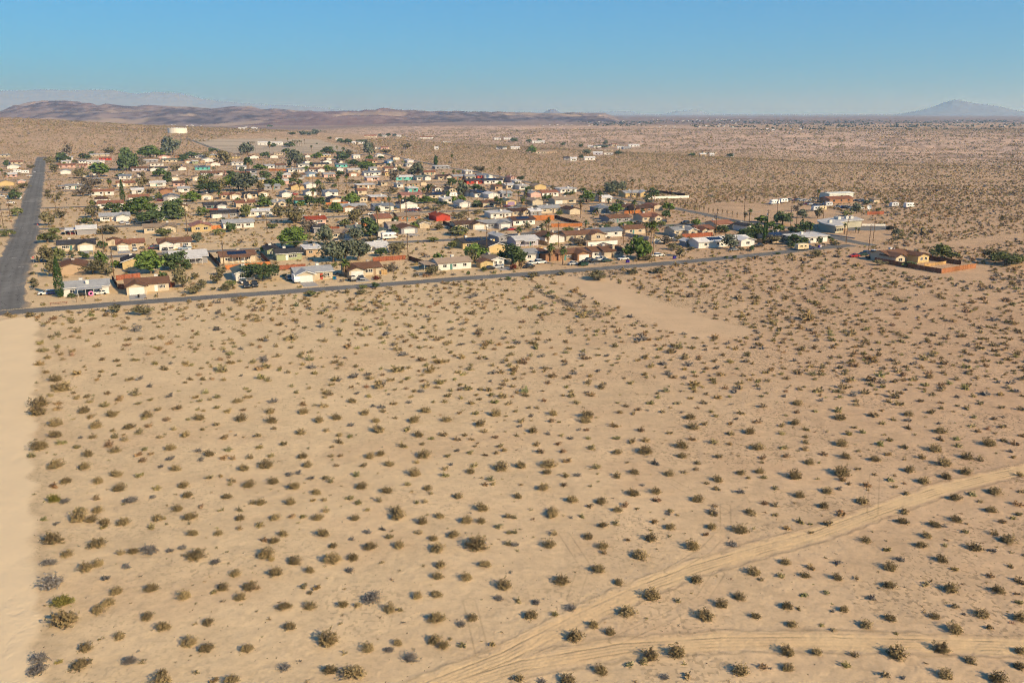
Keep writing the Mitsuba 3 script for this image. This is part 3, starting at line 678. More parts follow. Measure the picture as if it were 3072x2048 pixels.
HOUSES = '''
P1 900 1545 1272 G gy wt ac,chim,porch
P1 1790 2390 1225 L br cr ac
P1 820 1345 628 L dk cr r
P1 1655 2040 612 L rs cr ac
P2 130 585 602 L br wt ac
P1 835 1230 968 F br tn ac,blank
P1 1735 2070 885 F dk yl ac,blank
P1 1090 1365 402 G wh gy carport,blank
P1 1415 1835 212 L gy wt r
P2 -80 372 375 L tn cr r,win
P1 1960 2330 205 G gn wt
P2 1040 1470 312 G gy wt
P2 590 870 358 F pk yl ac,win
P2 870 1255 168 G dk gy g
P2 1385 1730 142 X wh wt
P2 300 815 825 G wh gy ac,deep,porch
P2 1000 1490 802 G br cr ac,solar,porch
P2 1790 2145 765 G dk gn
P2 1655 1785 705 F dk gn win
P2 1215 1480 1052 F gn wt win
P3 -60 465 1052 L gy cr ac,reddoor
P3 665 1145 988 L br cr ac
P3 950 1250 655 G wh wt porch
P3 90 300 695 X wh tn
P4 -165 300 1185 G tn wt ac,carport
P3 1430 1662 388 F br gy
P3 1250 1440 340 G tn gy
P3 1105 1270 432 F gn wt
P3 450 720 455 L tn cr r
P3 690 890 390 G gn gy chim
P3 200 370 378 G dk gy
P3 1080 1290 240 G rs cr ac,blank,deep
P3 1390 1700 208 G tn so
P3 1925 2120 207 F rd rd blank
P3 100 370 258 G rd pk ac
P4 80 470 612 L db cr r,ac
P4 555 800 937 F dk yl chim,blank
P4 180 470 880 G dk yl solar,ac
P4 930 1245 848 G wh lv ac,porch
P4 690 830 792 F wh gy win
P4 1345 1615 802 F br wt blank
P4 1640 2140 768 L br cr r,win
P5 -140 310 822 G bl wt ac
P4 430 840 602 L gy gy r
P4 890 1200 550 G db wt solar,ac
P4 575 865 448 X wh wt ac
P4 880 1100 417 L db cr r,win
P4 1140 1290 418 G wh gy chim
P4 1280 1560 377 G gy cr ac
P4 1690 1840 392 F db cr ac,blank
P5 -30 160 468 H bl gy
P4 790 935 268 F gn yl
P4 1165 1310 263 F tn cr chim,blank
P4 1480 1780 248 G tn cr g
P4 1300 1530 142 G rs wt
P4 1140 1280 152 F gy pk blank
P4 135 305 298 F gy wt
P4 545 700 168 F wh wt
P4 735 880 152 G gy gy ac
P4 465 640 293 G br cr
P4 350 540 152 G dk wt solar
P5 130 430 612 G br gy
P5 600 830 592 L rs cr r,win
P4 432 520 1152 F br yl small
P4 1060 1250 1047 G gy wt
P4 1530 1925 1047 L br so r
P4 2005 2140 1010 G br wt
P5 60 330 1105 G br cr chim
P4 590 740 1132 F tn wt
P4 1350 1500 1055 F br so blank
P5 1390 2110 968 L wh wt r,win,solar
P5 1200 1320 937 F wh gy small,door
P5 1045 1315 793 L gy cr r,win,chim
P5 1380 1600 778 L rs cr win
P5 1640 1870 703 G rs cr ac
P5 2065 2190 732 F dk wt blank
P5 355 640 772 G br cr ac
P5 510 750 467 G db so
P5 765 885 432 F rs cr blank
P5 320 500 447 G db cr ac
P5 360 660 243 L gy yl r,win
P5 20 170 312 G wh wt
P6 640 1090 905 X wh wt ac
P6 230 590 892 G dk cr ac,solar
P7 440 720 1168 L br cr ac,win
P7 850 1005 1172 F br yl win,deep
P6 1120 1450 332 G rs so
P6 1745 1820 325 X tn cr small
Q1 0 170 243 X gy cr
Q1 130 350 453 F gy wt
Q1 190 400 373 G rs cr
Q1 100 300 605 G wh pk
Q1 -10 245 752 F tn yl blank
Q1 1070 1250 545 F gy wt
Q1 1090 1250 365 X wh wt
Q1 1015 1330 435 G rs pk
Q1 1165 1290 292 X wh wt
Q1 1050 1190 243 X wh wt
Q1 1390 1520 355 X gy wt
Q1 1540 1850 368 L wh wt r
Q1 1400 1540 432 G rs pk
Q1 1590 1740 432 G rs wt
Q1 1760 1890 417 X tn pk
Q1 1590 1930 238 X wh cr
Q1 1750 1970 302 G rs rd
Q1 1160 1440 812 X gy wt carport
Q1 1635 1820 695 H gy yl
Q1 2100 2320 635 G bl wt ac
Q1 2060 2420 765 L rs cr
Q1 1560 2010 925 G rs wt
Q1 1690 1905 1062 H db wt
Q1 1730 2190 1145 G rs wt
Q1 1465 1560 592 X gy wt
Q1 320 380 718 F wh pk small
Q2 455 730 345 X wh gy
Q2 800 1070 335 G gn cr
Q2 670 800 242 G rs cr
Q2 740 950 272 F rs pk
Q2 1030 1230 253 X tn so
Q2 1380 1560 262 X gy wt
Q2 1625 1800 252 G gy yl
Q2 1660 1830 402 F rs wt
Q2 1510 1740 332 F wh wt
Q2 1990 2180 273 X tn yl
Q2 590 830 403 G tn wt
Q2 270 560 493 G br lv
Q2 590 900 493 L dk wt
Q2 1085 1230 478 F rs wt
Q2 1390 1650 473 G bl tq solar
Q2 1200 1340 355 F rs tn
Q2 1340 1440 362 X wh gn
Q2 1500 1870 575 G br wt porch
Q2 370 490 595 X dk wt
Q2 590 870 763 G wh wt
Q2 1000 1200 763 G db pk
Q2 960 1110 662 F tn cr
Q2 1340 1530 662 F tn cr
Q2 770 990 905 F rs so blank
Q2 830 1130 1023 F bl gy
Q2 1090 1290 865 G gy wt
Q2 270 480 893 G wh wt
Q2 220 570 1028 G rs wt
Q2 1500 1700 998 F tn cr
Q2 1850 1990 983 G rs cr
Q2 2000 2190 988 F rs cr
Q2 2250 2380 972 F dk cr
Q2 1550 1940 1173 L dk gy r,ac
Q2 1095 1240 1193 F br cr blank
Q2 625 740 1203 F wh wt small,door
Q2 2030 2230 393 X wh wt
Q2 2130 2290 463 G gy wt
Q2 1920 2060 563 G rs pk
Q2 2080 2352 583 G rs wt
Q3 50 390 1133 G rs cr chim
Q3 290 450 273 F rs wt
Q3 650 790 262 F br wt
Q3 1270 1360 253 F rs wt
Q3 720 880 213 G tn cr
Q3 1540 1720 243 X wh yl
Q3 1640 1750 303 F br cr
Q3 1265 1360 363 F br wt
Q3 1580 1740 363 F br wt
Q3 1840 1935 353 F br cr
Q3 2120 2240 272 X wh wt two
Q3 1140 1340 425 G gy wt
Q3 560 730 445 G gy wt
Q3 750 930 433 G br gy
Q3 1430 1690 415 G dk cr
Q3 1820 2010 425 G bl tq
Q3 1340 1600 512 L br wt r
Q3 1830 1940 493 F gy wt
Q3 2030 2240 523 G wh cr
Q3 230 420 533 G dk gy
Q3 970 1260 513 X gy wt
Q3 2040 2210 583 F tn so
Q3 1290 1490 593 F gy bl
Q3 1600 1800 603 G gy pk
Q3 280 410 625 X wh wt
Q3 870 1010 615 G wh pk
Q3 310 570 705 X wh yl
Q3 850 980 725 G wh pk
Q3 540 830 823 G gy gy
Q3 1020 1250 825 F br yl blank
Q3 1290 1460 793 F wh wt
Q3 860 1040 953 F bl wt
Q3 450 630 943 F br cr
Q3 230 420 968 L dk cr
Q3 1280 1470 933 F bl wt
Q3 1610 1850 933 L bl wt
Q3 640 910 1123 L gy cr r,chim,win
Q3 1100 1290 1083 G br tq
Q3 1710 1940 1063 F dk tn
Q3 1920 2350 1203 L gy so ac
Q3 1090 1240 1263 F tn wt
Q3 870 1010 1253 G br cr
Q3 2200 2350 905 G rs cr
Q3 2230 2330 1043 F tn cr
Q4 600 700 102 X tn cr
Q4 480 600 242 F wh wt
Q4 760 890 293 F br cr
Q4 660 800 355 F gy bl
Q4 300 480 353 G rs tn
Q4 1010 1130 343 F wh lv
Q4 410 600 425 G dk tn
Q4 1000 1090 415 X gy wt
Q4 800 960 413 G tn cr
Q4 360 480 493 G gy wt
Q4 620 760 493 G rs cr
Q4 250 540 573 G bl wt
Q4 620 710 573 F rs yl
Q4 815 1120 655 G wh tq
Q4 1180 1410 655 L gn wt r
Q4 1310 1510 563 G rs cr
Q4 1500 1760 458 X wh gy
Q4 1560 1790 643 L db cr r
Q4 1830 2000 643 G gy so
Q4 2050 2220 643 G gy cr
Q4 2060 2350 723 G dk rd
Q4 920 1230 773 G tn tn
Q4 830 910 783 X gy wt
Q4 300 520 663 X wh pk
Q4 550 660 748 X tn cr
Q4 130 440 803 X wh tn
Q4 1040 1200 863 X wh tq
Q4 1500 1610 863 F br wt
Q4 1750 1870 873 F dk cr
Q4 1400 1690 985 G dk cr solar
Q4 910 1270 985 G pk pk
Q4 380 650 1023 X wh so
Q4 430 770 1193 L bl wt ac
Q4 900 1190 1153 F dk wt
Q4 1640 1820 1060 X wh wt
Q4 2080 2350 935 G dk wt solar
Q4 2040 2160 543 X wh wt
Q4 2250 2420 625 G bl rd
Q5 320 460 332 F gy wt blank
Q5 700 850 513 G wh cr
Q5 860 950 432 X wh wt
Q5 1200 1400 523 F tn yl blank
Q5 500 630 533 G br tn
Q5 310 640 423 G dk wt solar
Q5 930 1090 523 X wh wt
Q5 1650 1940 583 X wh wt
Q5 780 880 402 F pk pk two
'''
for line in HOUSES.strip().splitlines():
    q = line.split()
    house(q[0], float(q[1]), float(q[2]), float(q[3]), q[4], q[5], q[6], q[7] if len(q) > 7 else '')
# ------------------------------------------------------------------ the white church-like hall with its curved roof, its car park, the steel barn, the water tank
def hall():
    key = numbered('hall'); P = lambda x, y, z: GC('P6', x, y) if z == 0 else G(*full('P6', x, y), z)
    roofpx = [(957, 572), (1090, 552), (1200, 540), (1330, 533), (1500, 532), (1595, 568), (1520, 574), (1430, 578), (1340, 588), (1268, 604), (1290, 620), (1330, 634), (1335, 642), (1200, 655), (1045, 624), (960, 588)]
    z = 3.4
    pts = np.array([G(*full('P6', *q), z)[:2] for q in roofpx])
    from shapely.geometry import Polygon
    poly = Polygon(pts).buffer(0)
    top = trimesh.creation.extrude_polygon(poly.buffer(.35, join_style=2), .42, engine='earcut'); top.apply_translation([0, 0, z])
    scene[add(key, 'roof', {})] = cply(flat(top.vertices, top.faces), 'roofing', (.52, .52, .51))
    w = trimesh.creation.extrude_polygon(poly.buffer(-.5, join_style=2), z + .1, engine='earcut')
    scene[add(key, 'wall', {})] = cply(flat(w.vertices, w.faces), 'paint', (.42, .40, .31))
    c = np.array(poly.centroid.coords[0])
    for k, (x, y) in enumerate([(1215, 548), (1250, 552), (1360, 545), (1425, 545), (1125, 600)]):
        q = G(*full('P6', x, y), z + .5)
        m = join([box(-.9, .9, -.7, .7, -.12, 1.25), cyl(.3, .3, 1.25, 1.6, 8, .3)])
        add(key, 'roof_cooler', cply(flat(*m), 'paint', (.55, .54, .5), to_world=xform(q, YAW)))
    for i in range(4):
        a, b = pts[12] * (1 - (i + .3) / 4.4) + pts[13] * (i + .3) / 4.4, pts[12] * (1 - (i + .7) / 4.4) + pts[13] * (i + .7) / 4.4
        mid_ = (a + b) / 2; d = (b - a) / np.linalg.norm(b - a); n = np.array([d[1], -d[0]]) * (-1 if np.dot([d[1], -d[0]], mid_ - c) > 0 else 1)
        yaw = math.atan2(-d[1], -d[0]); q = mid_ + n * .5
        add(key, 'window', cply(flat(*box(-.6, .6, -.06, .1, 0.9, 2.1)), 'glass', (0, 0, 0), to_world=xform((q[0], q[1], 0), yaw)))
    THINGS.append((key, 'cream hall with white roof cut by a curve', 'hall', np.array([pts[:, 0].mean(), pts[:, 1].mean(), 0]), None))
    globals()['OCC'] |= in_poly(np.array(poly.buffer(4).exterior.coords)[:-1])
hall()
cp = np.array([GC('P6', *q)[:2] for q in [(1370, 660), (1560, 648), (1960, 650), (2045, 690), (1880, 705), (1720, 715), (1560, 712), (1390, 720)]])
from shapely.geometry import Polygon
tm = trimesh.creation.extrude_polygon(Polygon(cp), .05, engine='earcut')
struct('car_park', mikit.ply(flat(tm.vertices, tm.faces), 'asphalt_material', uv=np.zeros((len(tm.faces) * 3, 2))), 'asphalt car park beside the white hall')
OCC |= in_poly(cp)

def barn():
    A = GC('P6', 1115, 278); W = solve_width(A, full('P6', 1455, 0)[0], YAW); key = numbered('barn'); M = xform(A, YAW)
    D, he = 9, 3.7
    E = lambda n, m, mat, c: add(key, n, cply(flat(*m), mat, c, to_world=M))
    E('wall', extrude([(0, 0), (D, 0), (D, he), (D / 2, he + .7), (0, he)], 0, W, 0), 'paint', (.52, .56, .50))
    E('roof', chevron(D / 2, D / 2, .3, he + .03, .7, .1, -.3, W + .3, 0), 'roofing', (.60, .63, .60))
    for x in (1.0, W - 7.0): E('roll_door', join([box(x, x + 5.6, -.08, .02, .05 + i * .5, .05 + i * .5 + .46) for i in range(6)]), 'paint', WHITE)
    E('fascia', box(-.3, W + .3, -.42, -.32, he - .25, he + .15), 'paint', (.72, .74, .70))
    THINGS.append((key, 'pale green steel barn with two white roll doors', 'barn', A, None)); clear_box(A, YAW, -2, W + 2, -6, D + 2)
barn()

def tank():
    q = GC('T', 1536, 414); r = 51 / 2 / F * dist(q); key = numbered('water_tank'); h = 14.0 / F * dist(q)
    M = T().translate([q[0], q[1] + r, q[2] - 1.5])
    a = [box(-.04, .04, -.04, .04, 0, 1)]
    scene[add(key, 'shell', {})] = cply(cyl(r, r, 0, h + 1.5, 40), 'paint', (.74, .71, .62), smooth=False, to_world=M)
    add(key, 'roof', cply(cyl(r + .2, r * .12, h + 1.52, h + 2.4, 40), 'paint', (.78, .76, .70), to_world=M))
    add(key, 'vent', cply(cyl(.8, .6, h + 2.3, h + 3.2, 10), 'paint', (.7, .7, .68), to_world=M))
    add(key, 'ladder', cply(flat(*join([box(-.3, -.2, -r - .3, -r - .05, 0, h + 2), box(.2, .3, -r - .3, -r - .05, 0, h + 2)] + [box(-.2, .2, -r - .25, -r - .15, z, z + .08) for z in np.arange(.5, h, .6)])), 'paint', (.6, .58, .52), to_world=M))
    THINGS.append((key, 'round white water tank standing alone on the scrub rise', 'water tank', q, None))
tank()

# ------------------------------------------------------------------ fences and garden walls
FCOL = dict(orange=(.45, .175, .065), tan=(.46, .300, .140), red=(.30, .105, .060), lit=(.34, .155, .075), dark=(.120, .065, .042), white=(.76, .74, .68), gray=(.36, .34, .32), brown=(.24, .115, .065))
FNAME = dict(lit='weathered orange-brown wooden', orange='bright orange wooden', tan='tan wooden', red='reddish wooden', dark='dark brown wooden', white='white block', gray='grey block', brown='brown wooden')
def fence(crop, pts, col, h=1.8):
    P = [GC(crop, *q)[:2] for q in pts]
    stone = col in ('white', 'gray')
    key = numbered('garden_wall' if stone else 'fence')
    r = random.Random(len(labels)); labels[key] = {}
    for a, b in zip(P[:-1], P[1:]):
        L = float(np.linalg.norm(b - a)); n = max(1, round(L / (4.8 if stone else 2.4))); yaw = math.atan2(b[1] - a[1], b[0] - a[0]); step = L / n
        for i in range(n):
            q = a + (b - a) * i / n
            M = xform((q[0], q[1], float(height(q[0], q[1]))), yaw)
            c = np.asarray(FCOL[col]) * (.80 + .4 * r.random())
            if stone:
                add(key, 'wall_panel', cply(flat(*join([box(.22, step - .01, -.1, .1, 0, h * .9)])), 'paint', FCOL[col], to_world=M))
                add(key, 'pier', cply(flat(*box(0, .215, -.14, .14, 0, h)), 'paint', FCOL[col], to_world=M))
            else:
                m = [box(.12 + j * (step - .12) / 12, .12 + (j + .92) * (step - .12) / 12, -.012, .012, .04, h - .06 + .05 * r.random()) for j in range(12)] if dist((q[0], q[1], 0)) < 400 else [box(.12, step, -.012, .012, .04, h)]
                m += [box(.1, step, .015, .06, z, z + .09) for z in (.4, h - .4)]
                add(key, 'panel', cply(flat(*join(m)), 'wood', c, to_world=M))
                add(key, 'post', cply(flat(*box(0, .1, -.06, .05, 0, h + .05)), 'wood', c * .8, to_world=M))
        globals()['OCC'] |= near_line([a, b], 1.0)
    mid_ = (P[0] + P[-1]) / 2
    THINGS.append((key, f"{FNAME[col]} {'garden wall' if stone else 'panel fence'}", 'wall' if stone else 'fence', np.array([mid_[0], mid_[1], 0]), None))

for f in [('P2', [(1065, 892), (1380, 868), (1700, 838)], 'orange'), ('P2', [(1702, 835), (1560, 700)], 'brown'), ('P2', [(835, 700), (985, 862)], 'dark'), ('P2', [(1790, 898), (2200, 872)], 'red'),
          ('P1', [(1640, 1042), (1985, 1003)], 'red'), ('P1', [(1585, 1030), (1665, 1165)], 'dark'), ('P1', [(2400, 1140), (2470, 1120)], 'red'), ('P1', [(1670, 1165), (1770, 1160)], 'red'),
          ('P3', [(1030, 778), (1490, 745)], 'red'), ('P3', [(1535, 755), (1870, 862)], 'dark'), ('P3', [(150, 330), (560, 335)], 'red'), ('P3', [(690, 300), (1060, 282)], 'orange'), ('P3', [(1145, 958), (1232, 954)], 'tan'),
          ('P4', [(112, 805), (320, 870), (500, 922)], 'tan'), ('P4', [(500, 925), (560, 915)], 'orange'), ('P4', [(800, 965), (1080, 932), (1370, 906)], 'tan'), ('P4', [(800, 495), (1100, 482), (1470, 470)], 'orange', 2.7),
          ('P4', [(1475, 445), (1868, 560)], 'dark'), ('P4', [(1425, 572), (1866, 562)], 'orange'), ('P4', [(805, 500), (890, 560)], 'red'), ('P4', [(1945, 838), (2352, 815)], 'white'), ('P4', [(1650, 745), (1930, 838)], 'gray'),
          ('P4', [(1250, 800), (1370, 835)], 'tan'), ('P5', [(0, 920), (250, 902)], 'white'), ('P5', [(665, 270), (1255, 252)], 'white'), ('P5', [(820, 182), (1200, 228)], 'dark'), ('P5', [(360, 792), (690, 850)], 'gray'),
          ('P5', [(745, 888), (1090, 852)], 'white'), ('P5', [(930, 760), (1090, 820)], 'gray'), ('P5', [(1160, 818), (1590, 790)], 'red'), ('P5', [(345, 478), (590, 470)], 'orange'), ('P5', [(2020, 855), (2310, 895)], 'tan'),
          ('P7', [(240, 1155), (580, 1215), (880, 1268), (1178, 1320)], 'brown'), ('P7', [(1182, 1320), (1430, 1278), (1672, 1242)], 'lit'), ('P7', [(1000, 1130), (1250, 1170), (1460, 1200)], 'dark'), ('P7', [(940, 1230), (1250, 1185)], 'tan', 1.2),
          ('Q3', [(630, 485), (960, 490)], 'orange'), ('Q3', [(1270, 628), (1600, 635)], 'tan'), ('Q3', [(1610, 1095), (2030, 1082)], 'orange'), ('Q4', [(1640, 1425), (1850, 1510)], 'dark'), ('Q2', [(1560, 1205), (1890, 1200)], 'red'),
          ('Q2', [(1660, 1520), (1850, 1500)], 'orange'), ('P6', [(1650, 492), (1890, 486)], 'red'), ('P6', [(1580, 645), (1910, 648)], 'white', 1.0), ('P6', [(1100, 775), (1480, 830)], 'gray', .6), ('P4', [(0, 590), (75, 640)], 'dark')]:
    fence(*f)

# ------------------------------------------------------------------ utility poles and their wires
POLE = {}
def pole_meshes():
    POLE['pole'] = cply(cyl(.17, .11, -.3, 10.8, 8), 'wood', (.150, .095, .060))
    POLE['crossarm'] = cply(flat(*join([box(-1.25, 1.25, -.22, -.1, 10.05, 10.2), box(-.9, .9, -.2, -.1, 9.1, 9.22)])), 'wood', (.19, .13, .085))
    POLE['insulator'] = cply(join([cyl(.05, .05, 10.2, 10.42, 6, x, -.16) for x in (-1.15, -.45, .45, 1.15)]), 'paint', (.5, .5, .5))
    POLE['transformer'] = cply(cyl(.28, .28, 7.9, 8.9, 10, .45, 0), 'paint', (.42, .43, .43))
pole_meshes()
POLES = [[('P1', 1612, 1002), ('P2', 1050, 902), ('P3', 1526, 762), ('P4', 520, 932), ('P4', 1530, 852), ('P5', 330, 912), ('P5', 1605, 795), ('P6', 240, 732)],
         [('P1', 1472, 642), ('P2', 530, 392), ('P2', 1655, 380), ('P3', 1510, 245), ('P4', 262, 520), ('P4', 1075, 425), ('P4', 1840, 440), ('P5', 755, 502)],
         [('P1', 800, 142), ('Q1', 1725, 1500), ('Q2', 1225, 1390), ('Q2', 2045, 1105), ('Q3', 1405, 805), ('Q4', 1008, 945), ('Q5', 695, 695), ('P4', 795, 172)],
         [('Q1', 900, 835), ('Q2', 582, 935), ('Q2', 1255, 585), ('Q3', 510, 825), ('Q3', 2262, 765), ('Q4', 2000, 560)],
         [('P6', 378, 542), ('P6', 1030, 562)], [('P6', 568, 662), ('P6', 652, 662)], [('P6', 1355, 892), ('P6', 1735, 872), ('P6', 1673, 992)], [('P1', 145, 158), ('P1', 50, 300)], [('P5', 2035, 480), ('P5', 1635, 780)], [('Q3', 400, 170), ('Q5', 1875, 600)], [('Q4', 705, 1275), ('Q4', 985, 1260)]]
for line in POLES:
    last = None
    for c, x, y in line:
        q = GC(c, x, y); key = numbered('utility_pole')
        yaw = YAW + math.pi / 2 + .06 * (random.random() - .5)
        if line is POLES[6]: yaw = YAW + .4
        M = xform(q, yaw)
        for n in ('pole', 'crossarm', 'insulator') + (('transformer',) if random.random() < .4 else ()): add(key, n, {**POLE[n], 'to_world': M})
        THINGS.append((key, 'wooden utility pole', 'utility pole', q, 'utility poles along the alleys and streets'))
        if last is not None and dist(q) < 560 and line in (POLES[0], POLES[1], POLES[6]):
            a, b = last
            wires = []
            for s in (-1.15, .45, 1.15):
                p0 = np.array([a[0] + s * math.cos(b), a[1] + s * math.sin(b), 10.45]); p1 = np.array([q[0] + s * math.cos(yaw), q[1] + s * math.sin(yaw), 10.45])
                t = np.linspace(0, 1, 9)[:, None]; L = np.linalg.norm(p1 - p0)
                wires.append(tube(p0 + (p1 - p0) * t - np.array([0, 0, 1]) * (4 * t * (1 - t)) * L * .018, .022, 3))
            k = numbered('power_line'); scene[k] = cply(join(wires), 'paint', (.30, .29, .28))
            THINGS.append((k, 'thin sagging power line', 'power line', (q + last[0]) / 2, 'power lines between the poles'))
        last = (q, yaw)

# ------------------------------------------------------------------ cars, vans, motorhomes, trailers
CARM = {}
def prism_car(side, half, taper=0.0, tz=9):
    """A side outline ((x, z), x along the car) as a solid, its upper points drawn in by taper for the tumblehome."""
    p = np.asarray(side, float)
    w = half - taper * np.clip((p[:, 1] - tz), 0, 9)
    v = np.vstack([np.column_stack([p[:, 0], -w, p[:, 1]]), np.column_stack([p[:, 0], w, p[:, 1]])])
    n = len(p); f = []
    cen = p.mean(0)
    v = np.vstack([v, [[cen[0], -half, cen[1]], [cen[0], half, cen[1]]]])
    for i in range(n):
        j = (i + 1) % n
        f += [[i, j, n + j], [i, n + j, n + i], [2 * n, j, i], [2 * n + 1, n + i, n + j]]
    return v, np.array(f)

def car_meshes(kind):
    if kind in CARM: return CARM[kind]
    fl = lambda m: flat(*m)
    if kind == 'sedan':
        body = [(-2.25, .32), (-2.3, .62), (-2.2, .86), (-1.55, .93), (1.0, .93), (1.6, .88), (2.18, .72), (2.28, .5), (2.22, .3)]
        cab = [(-1.75, .9), (-1.12, 1.40), (.12, 1.42), (1.0, .9)]; top = [(-1.10, 1.385), (-1.0, 1.45), (.02, 1.46), (.14, 1.40)]; half = .88; wx = 1.4
    elif kind == 'suv':
        body = [(-2.3, .36), (-2.35, .75), (-2.28, 1.05), (1.05, 1.05), (1.75, 1.0), (2.26, .85), (2.32, .55), (2.26, .34)]
        cab = [(-2.22, 1.02), (-1.98, 1.68), (.25, 1.70), (1.05, 1.02)]; top = [(-2.0, 1.66), (-1.9, 1.75), (.15, 1.76), (.3, 1.66)]; half = .95; wx = 1.42
    elif kind == 'pickup':
        body = [(-2.7, .45), (-2.74, 1.02), (-.55, 1.02), (1.2, 1.05), (2.3, .98), (2.62, .82), (2.66, .5), (2.6, .4)]
        cab = [(-.72, 1.0), (-.6, 1.72), (.55, 1.74), (1.25, 1.02)]; top = [(-.66, 1.70), (-.56, 1.79), (.5, 1.80), (.62, 1.70)]; half = .97; wx = 1.65
    elif kind == 'van':
        body = [(-2.9, .4), (-2.92, 1.2), (-2.9, 2.5), (-2.75, 2.62), (1.3, 2.62), (1.75, 2.4), (2.15, 1.35), (2.85, 1.1), (2.92, .5), (2.85, .4)]
        cab = [(1.16, 1.4), (1.1, 2.25), (1.72, 2.25), (2.12, 1.38)]; top = None; half = 1.05; wx = 1.85
    elif kind == 'motorhome':
        body = [(-3.6, .55), (-3.62, 2.9), (-3.4, 3.05), (2.6, 3.05), (3.1, 2.7), (3.05, 2.25), (2.2, 2.15), (2.6, 1.35), (3.4, 1.15), (3.45, .6)]
        cab = [(1.5, 1.4), (1.45, 2.1), (2.16, 2.1), (2.56, 1.38)]; top = None; half = 1.2; wx = 2.3
    else:   # travel trailer
        body = [(-2.8, .55), (-2.9, 1.3), (-2.75, 2.4), (-2.3, 2.75), (2.2, 2.75), (2.75, 2.3), (2.9, 1.4), (2.75, .55)]
        cab = None; top = None; half = 1.15; wx = .5
    d = {'body': ('car_paint', fl(prism_car(body, half, .10, .9)))}
    if cab: d['window_band'] = ('glass', fl(prism_car(cab, half * (.93 if top else 1.012), .16, 1.0)))
    if top: d['roof_panel'] = ('car_paint', fl(prism_car(top, half * .86, 0)))
    if kind == 'trailer': d['window'] = ('glass', fl(join([box(-1.6, -.4, -half - .02, half + .02, 1.5, 2.1), box(.6, 1.5, -half - .02, half + .02, 1.5, 2.1)])))
    if kind == 'motorhome': d['window'] = ('glass', fl(join([box(-2.6, -1.2, -half - .02, half + .02, 1.6, 2.2), box(-.4, .6, -half - .02, half + .02, 1.6, 2.2)])))
    if kind == 'pickup': d['load_bed'] = ('rubber', fl(box(-2.6, -.82, -.78, .78, .9, 1.027)))
    if kind in ('sedan', 'suv', 'pickup', 'van'):
        xf = max(a for a, b in body); xb = min(a for a, b in body); z = .68 if kind == 'sedan' else .82
        d['headlight'] = ('metal', fl(join([box(xf - .18, xf + .015, s * half * .72 - .17, s * half * .72 + .17, z - .1, z + .05) for s in (-1, 1)])))
        d['bumper'] = ('rubber', fl(box(xf - .1, xf + .05, -half * .9, half * .9, .34, .5)))
    wh = []
    for s in (-1, 1):
        for x in (-wx, wx):
            m = cyl(.34, .34, -.12, .12, 12)
            v = m[0][:, [0, 2, 1]] + [x, s * (half - .1), .34]
            wh.append((v, m[1][:, ::-1]))
    CARM[kind] = (d, wh)
    return CARM[kind]
CC = dict(white=(.62, .62, .61), silver=(.46, .47, .48), black=(.018, .018, .020), grey=(.16, .17, .18), blue=(.035, .07, .22), navy=(.02, .03, .085), red=(.36, .02, .025), maroon=(.13, .015, .025), green=(.02, .05, .035), teal=(.04, .16, .2), tan=(.55, .45, .28), lightblue=(.25, .33, .42))
CNAME = dict(lightblue='pale blue', green='dark green')
KNAME = dict(sedan='sedan', suv='SUV', pickup='pickup truck', van='van', motorhome='motorhome', trailer='travel trailer')
CARPLY = {}
def vehicle(crop, x, y, kind, col, head='d'):
    q = GC(crop, x, y); q[2] = float(height(q[0], q[1])) + .03
    r = random.Random(int(x * 31 + y * 7))
    if head == 'd': yaw = YAW - math.pi / 2 + (math.pi if r.random() < .35 else 0)
    elif head == 's': yaw = YAW + (math.pi if r.random() < .5 else 0)
    else: yaw = YAW + float(head)
    yaw += .12 * (r.random() - .5)
    d, wh = car_meshes(kind)
    key = numbered({'sedan': 'parked_car', 'suv': 'parked_car', 'pickup': 'pickup_truck', 'van': 'van', 'motorhome': 'motorhome', 'trailer': 'trailer'}[kind])
    M = xform(q, yaw)
    for n, (mat, m) in d.items():
        c = CC[col] if mat == 'car_paint' else (.5, .5, .5)
        s = CARPLY.setdefault((kind, n, col if mat == 'car_paint' else ''), cply(m, mat, c))
        add(key, n, {**s, 'to_world': M})
    for i, m in enumerate(wh):
        if kind == 'trailer' and i in (0, 2): continue
        add(key, 'wheel', {**CARPLY.setdefault((kind, 'wheel', i), cply(flat(*m), 'rubber', (0, 0, 0))), 'to_world': M})
    THINGS.append((key, f'{CNAME.get(col, col)} {KNAME[kind]}', {'sedan': 'car', 'suv': 'car', 'pickup': 'pickup truck'}.get(kind, kind), q, None))
    clear_box(q, yaw, -3.5, 3.5, -1.6, 1.6)

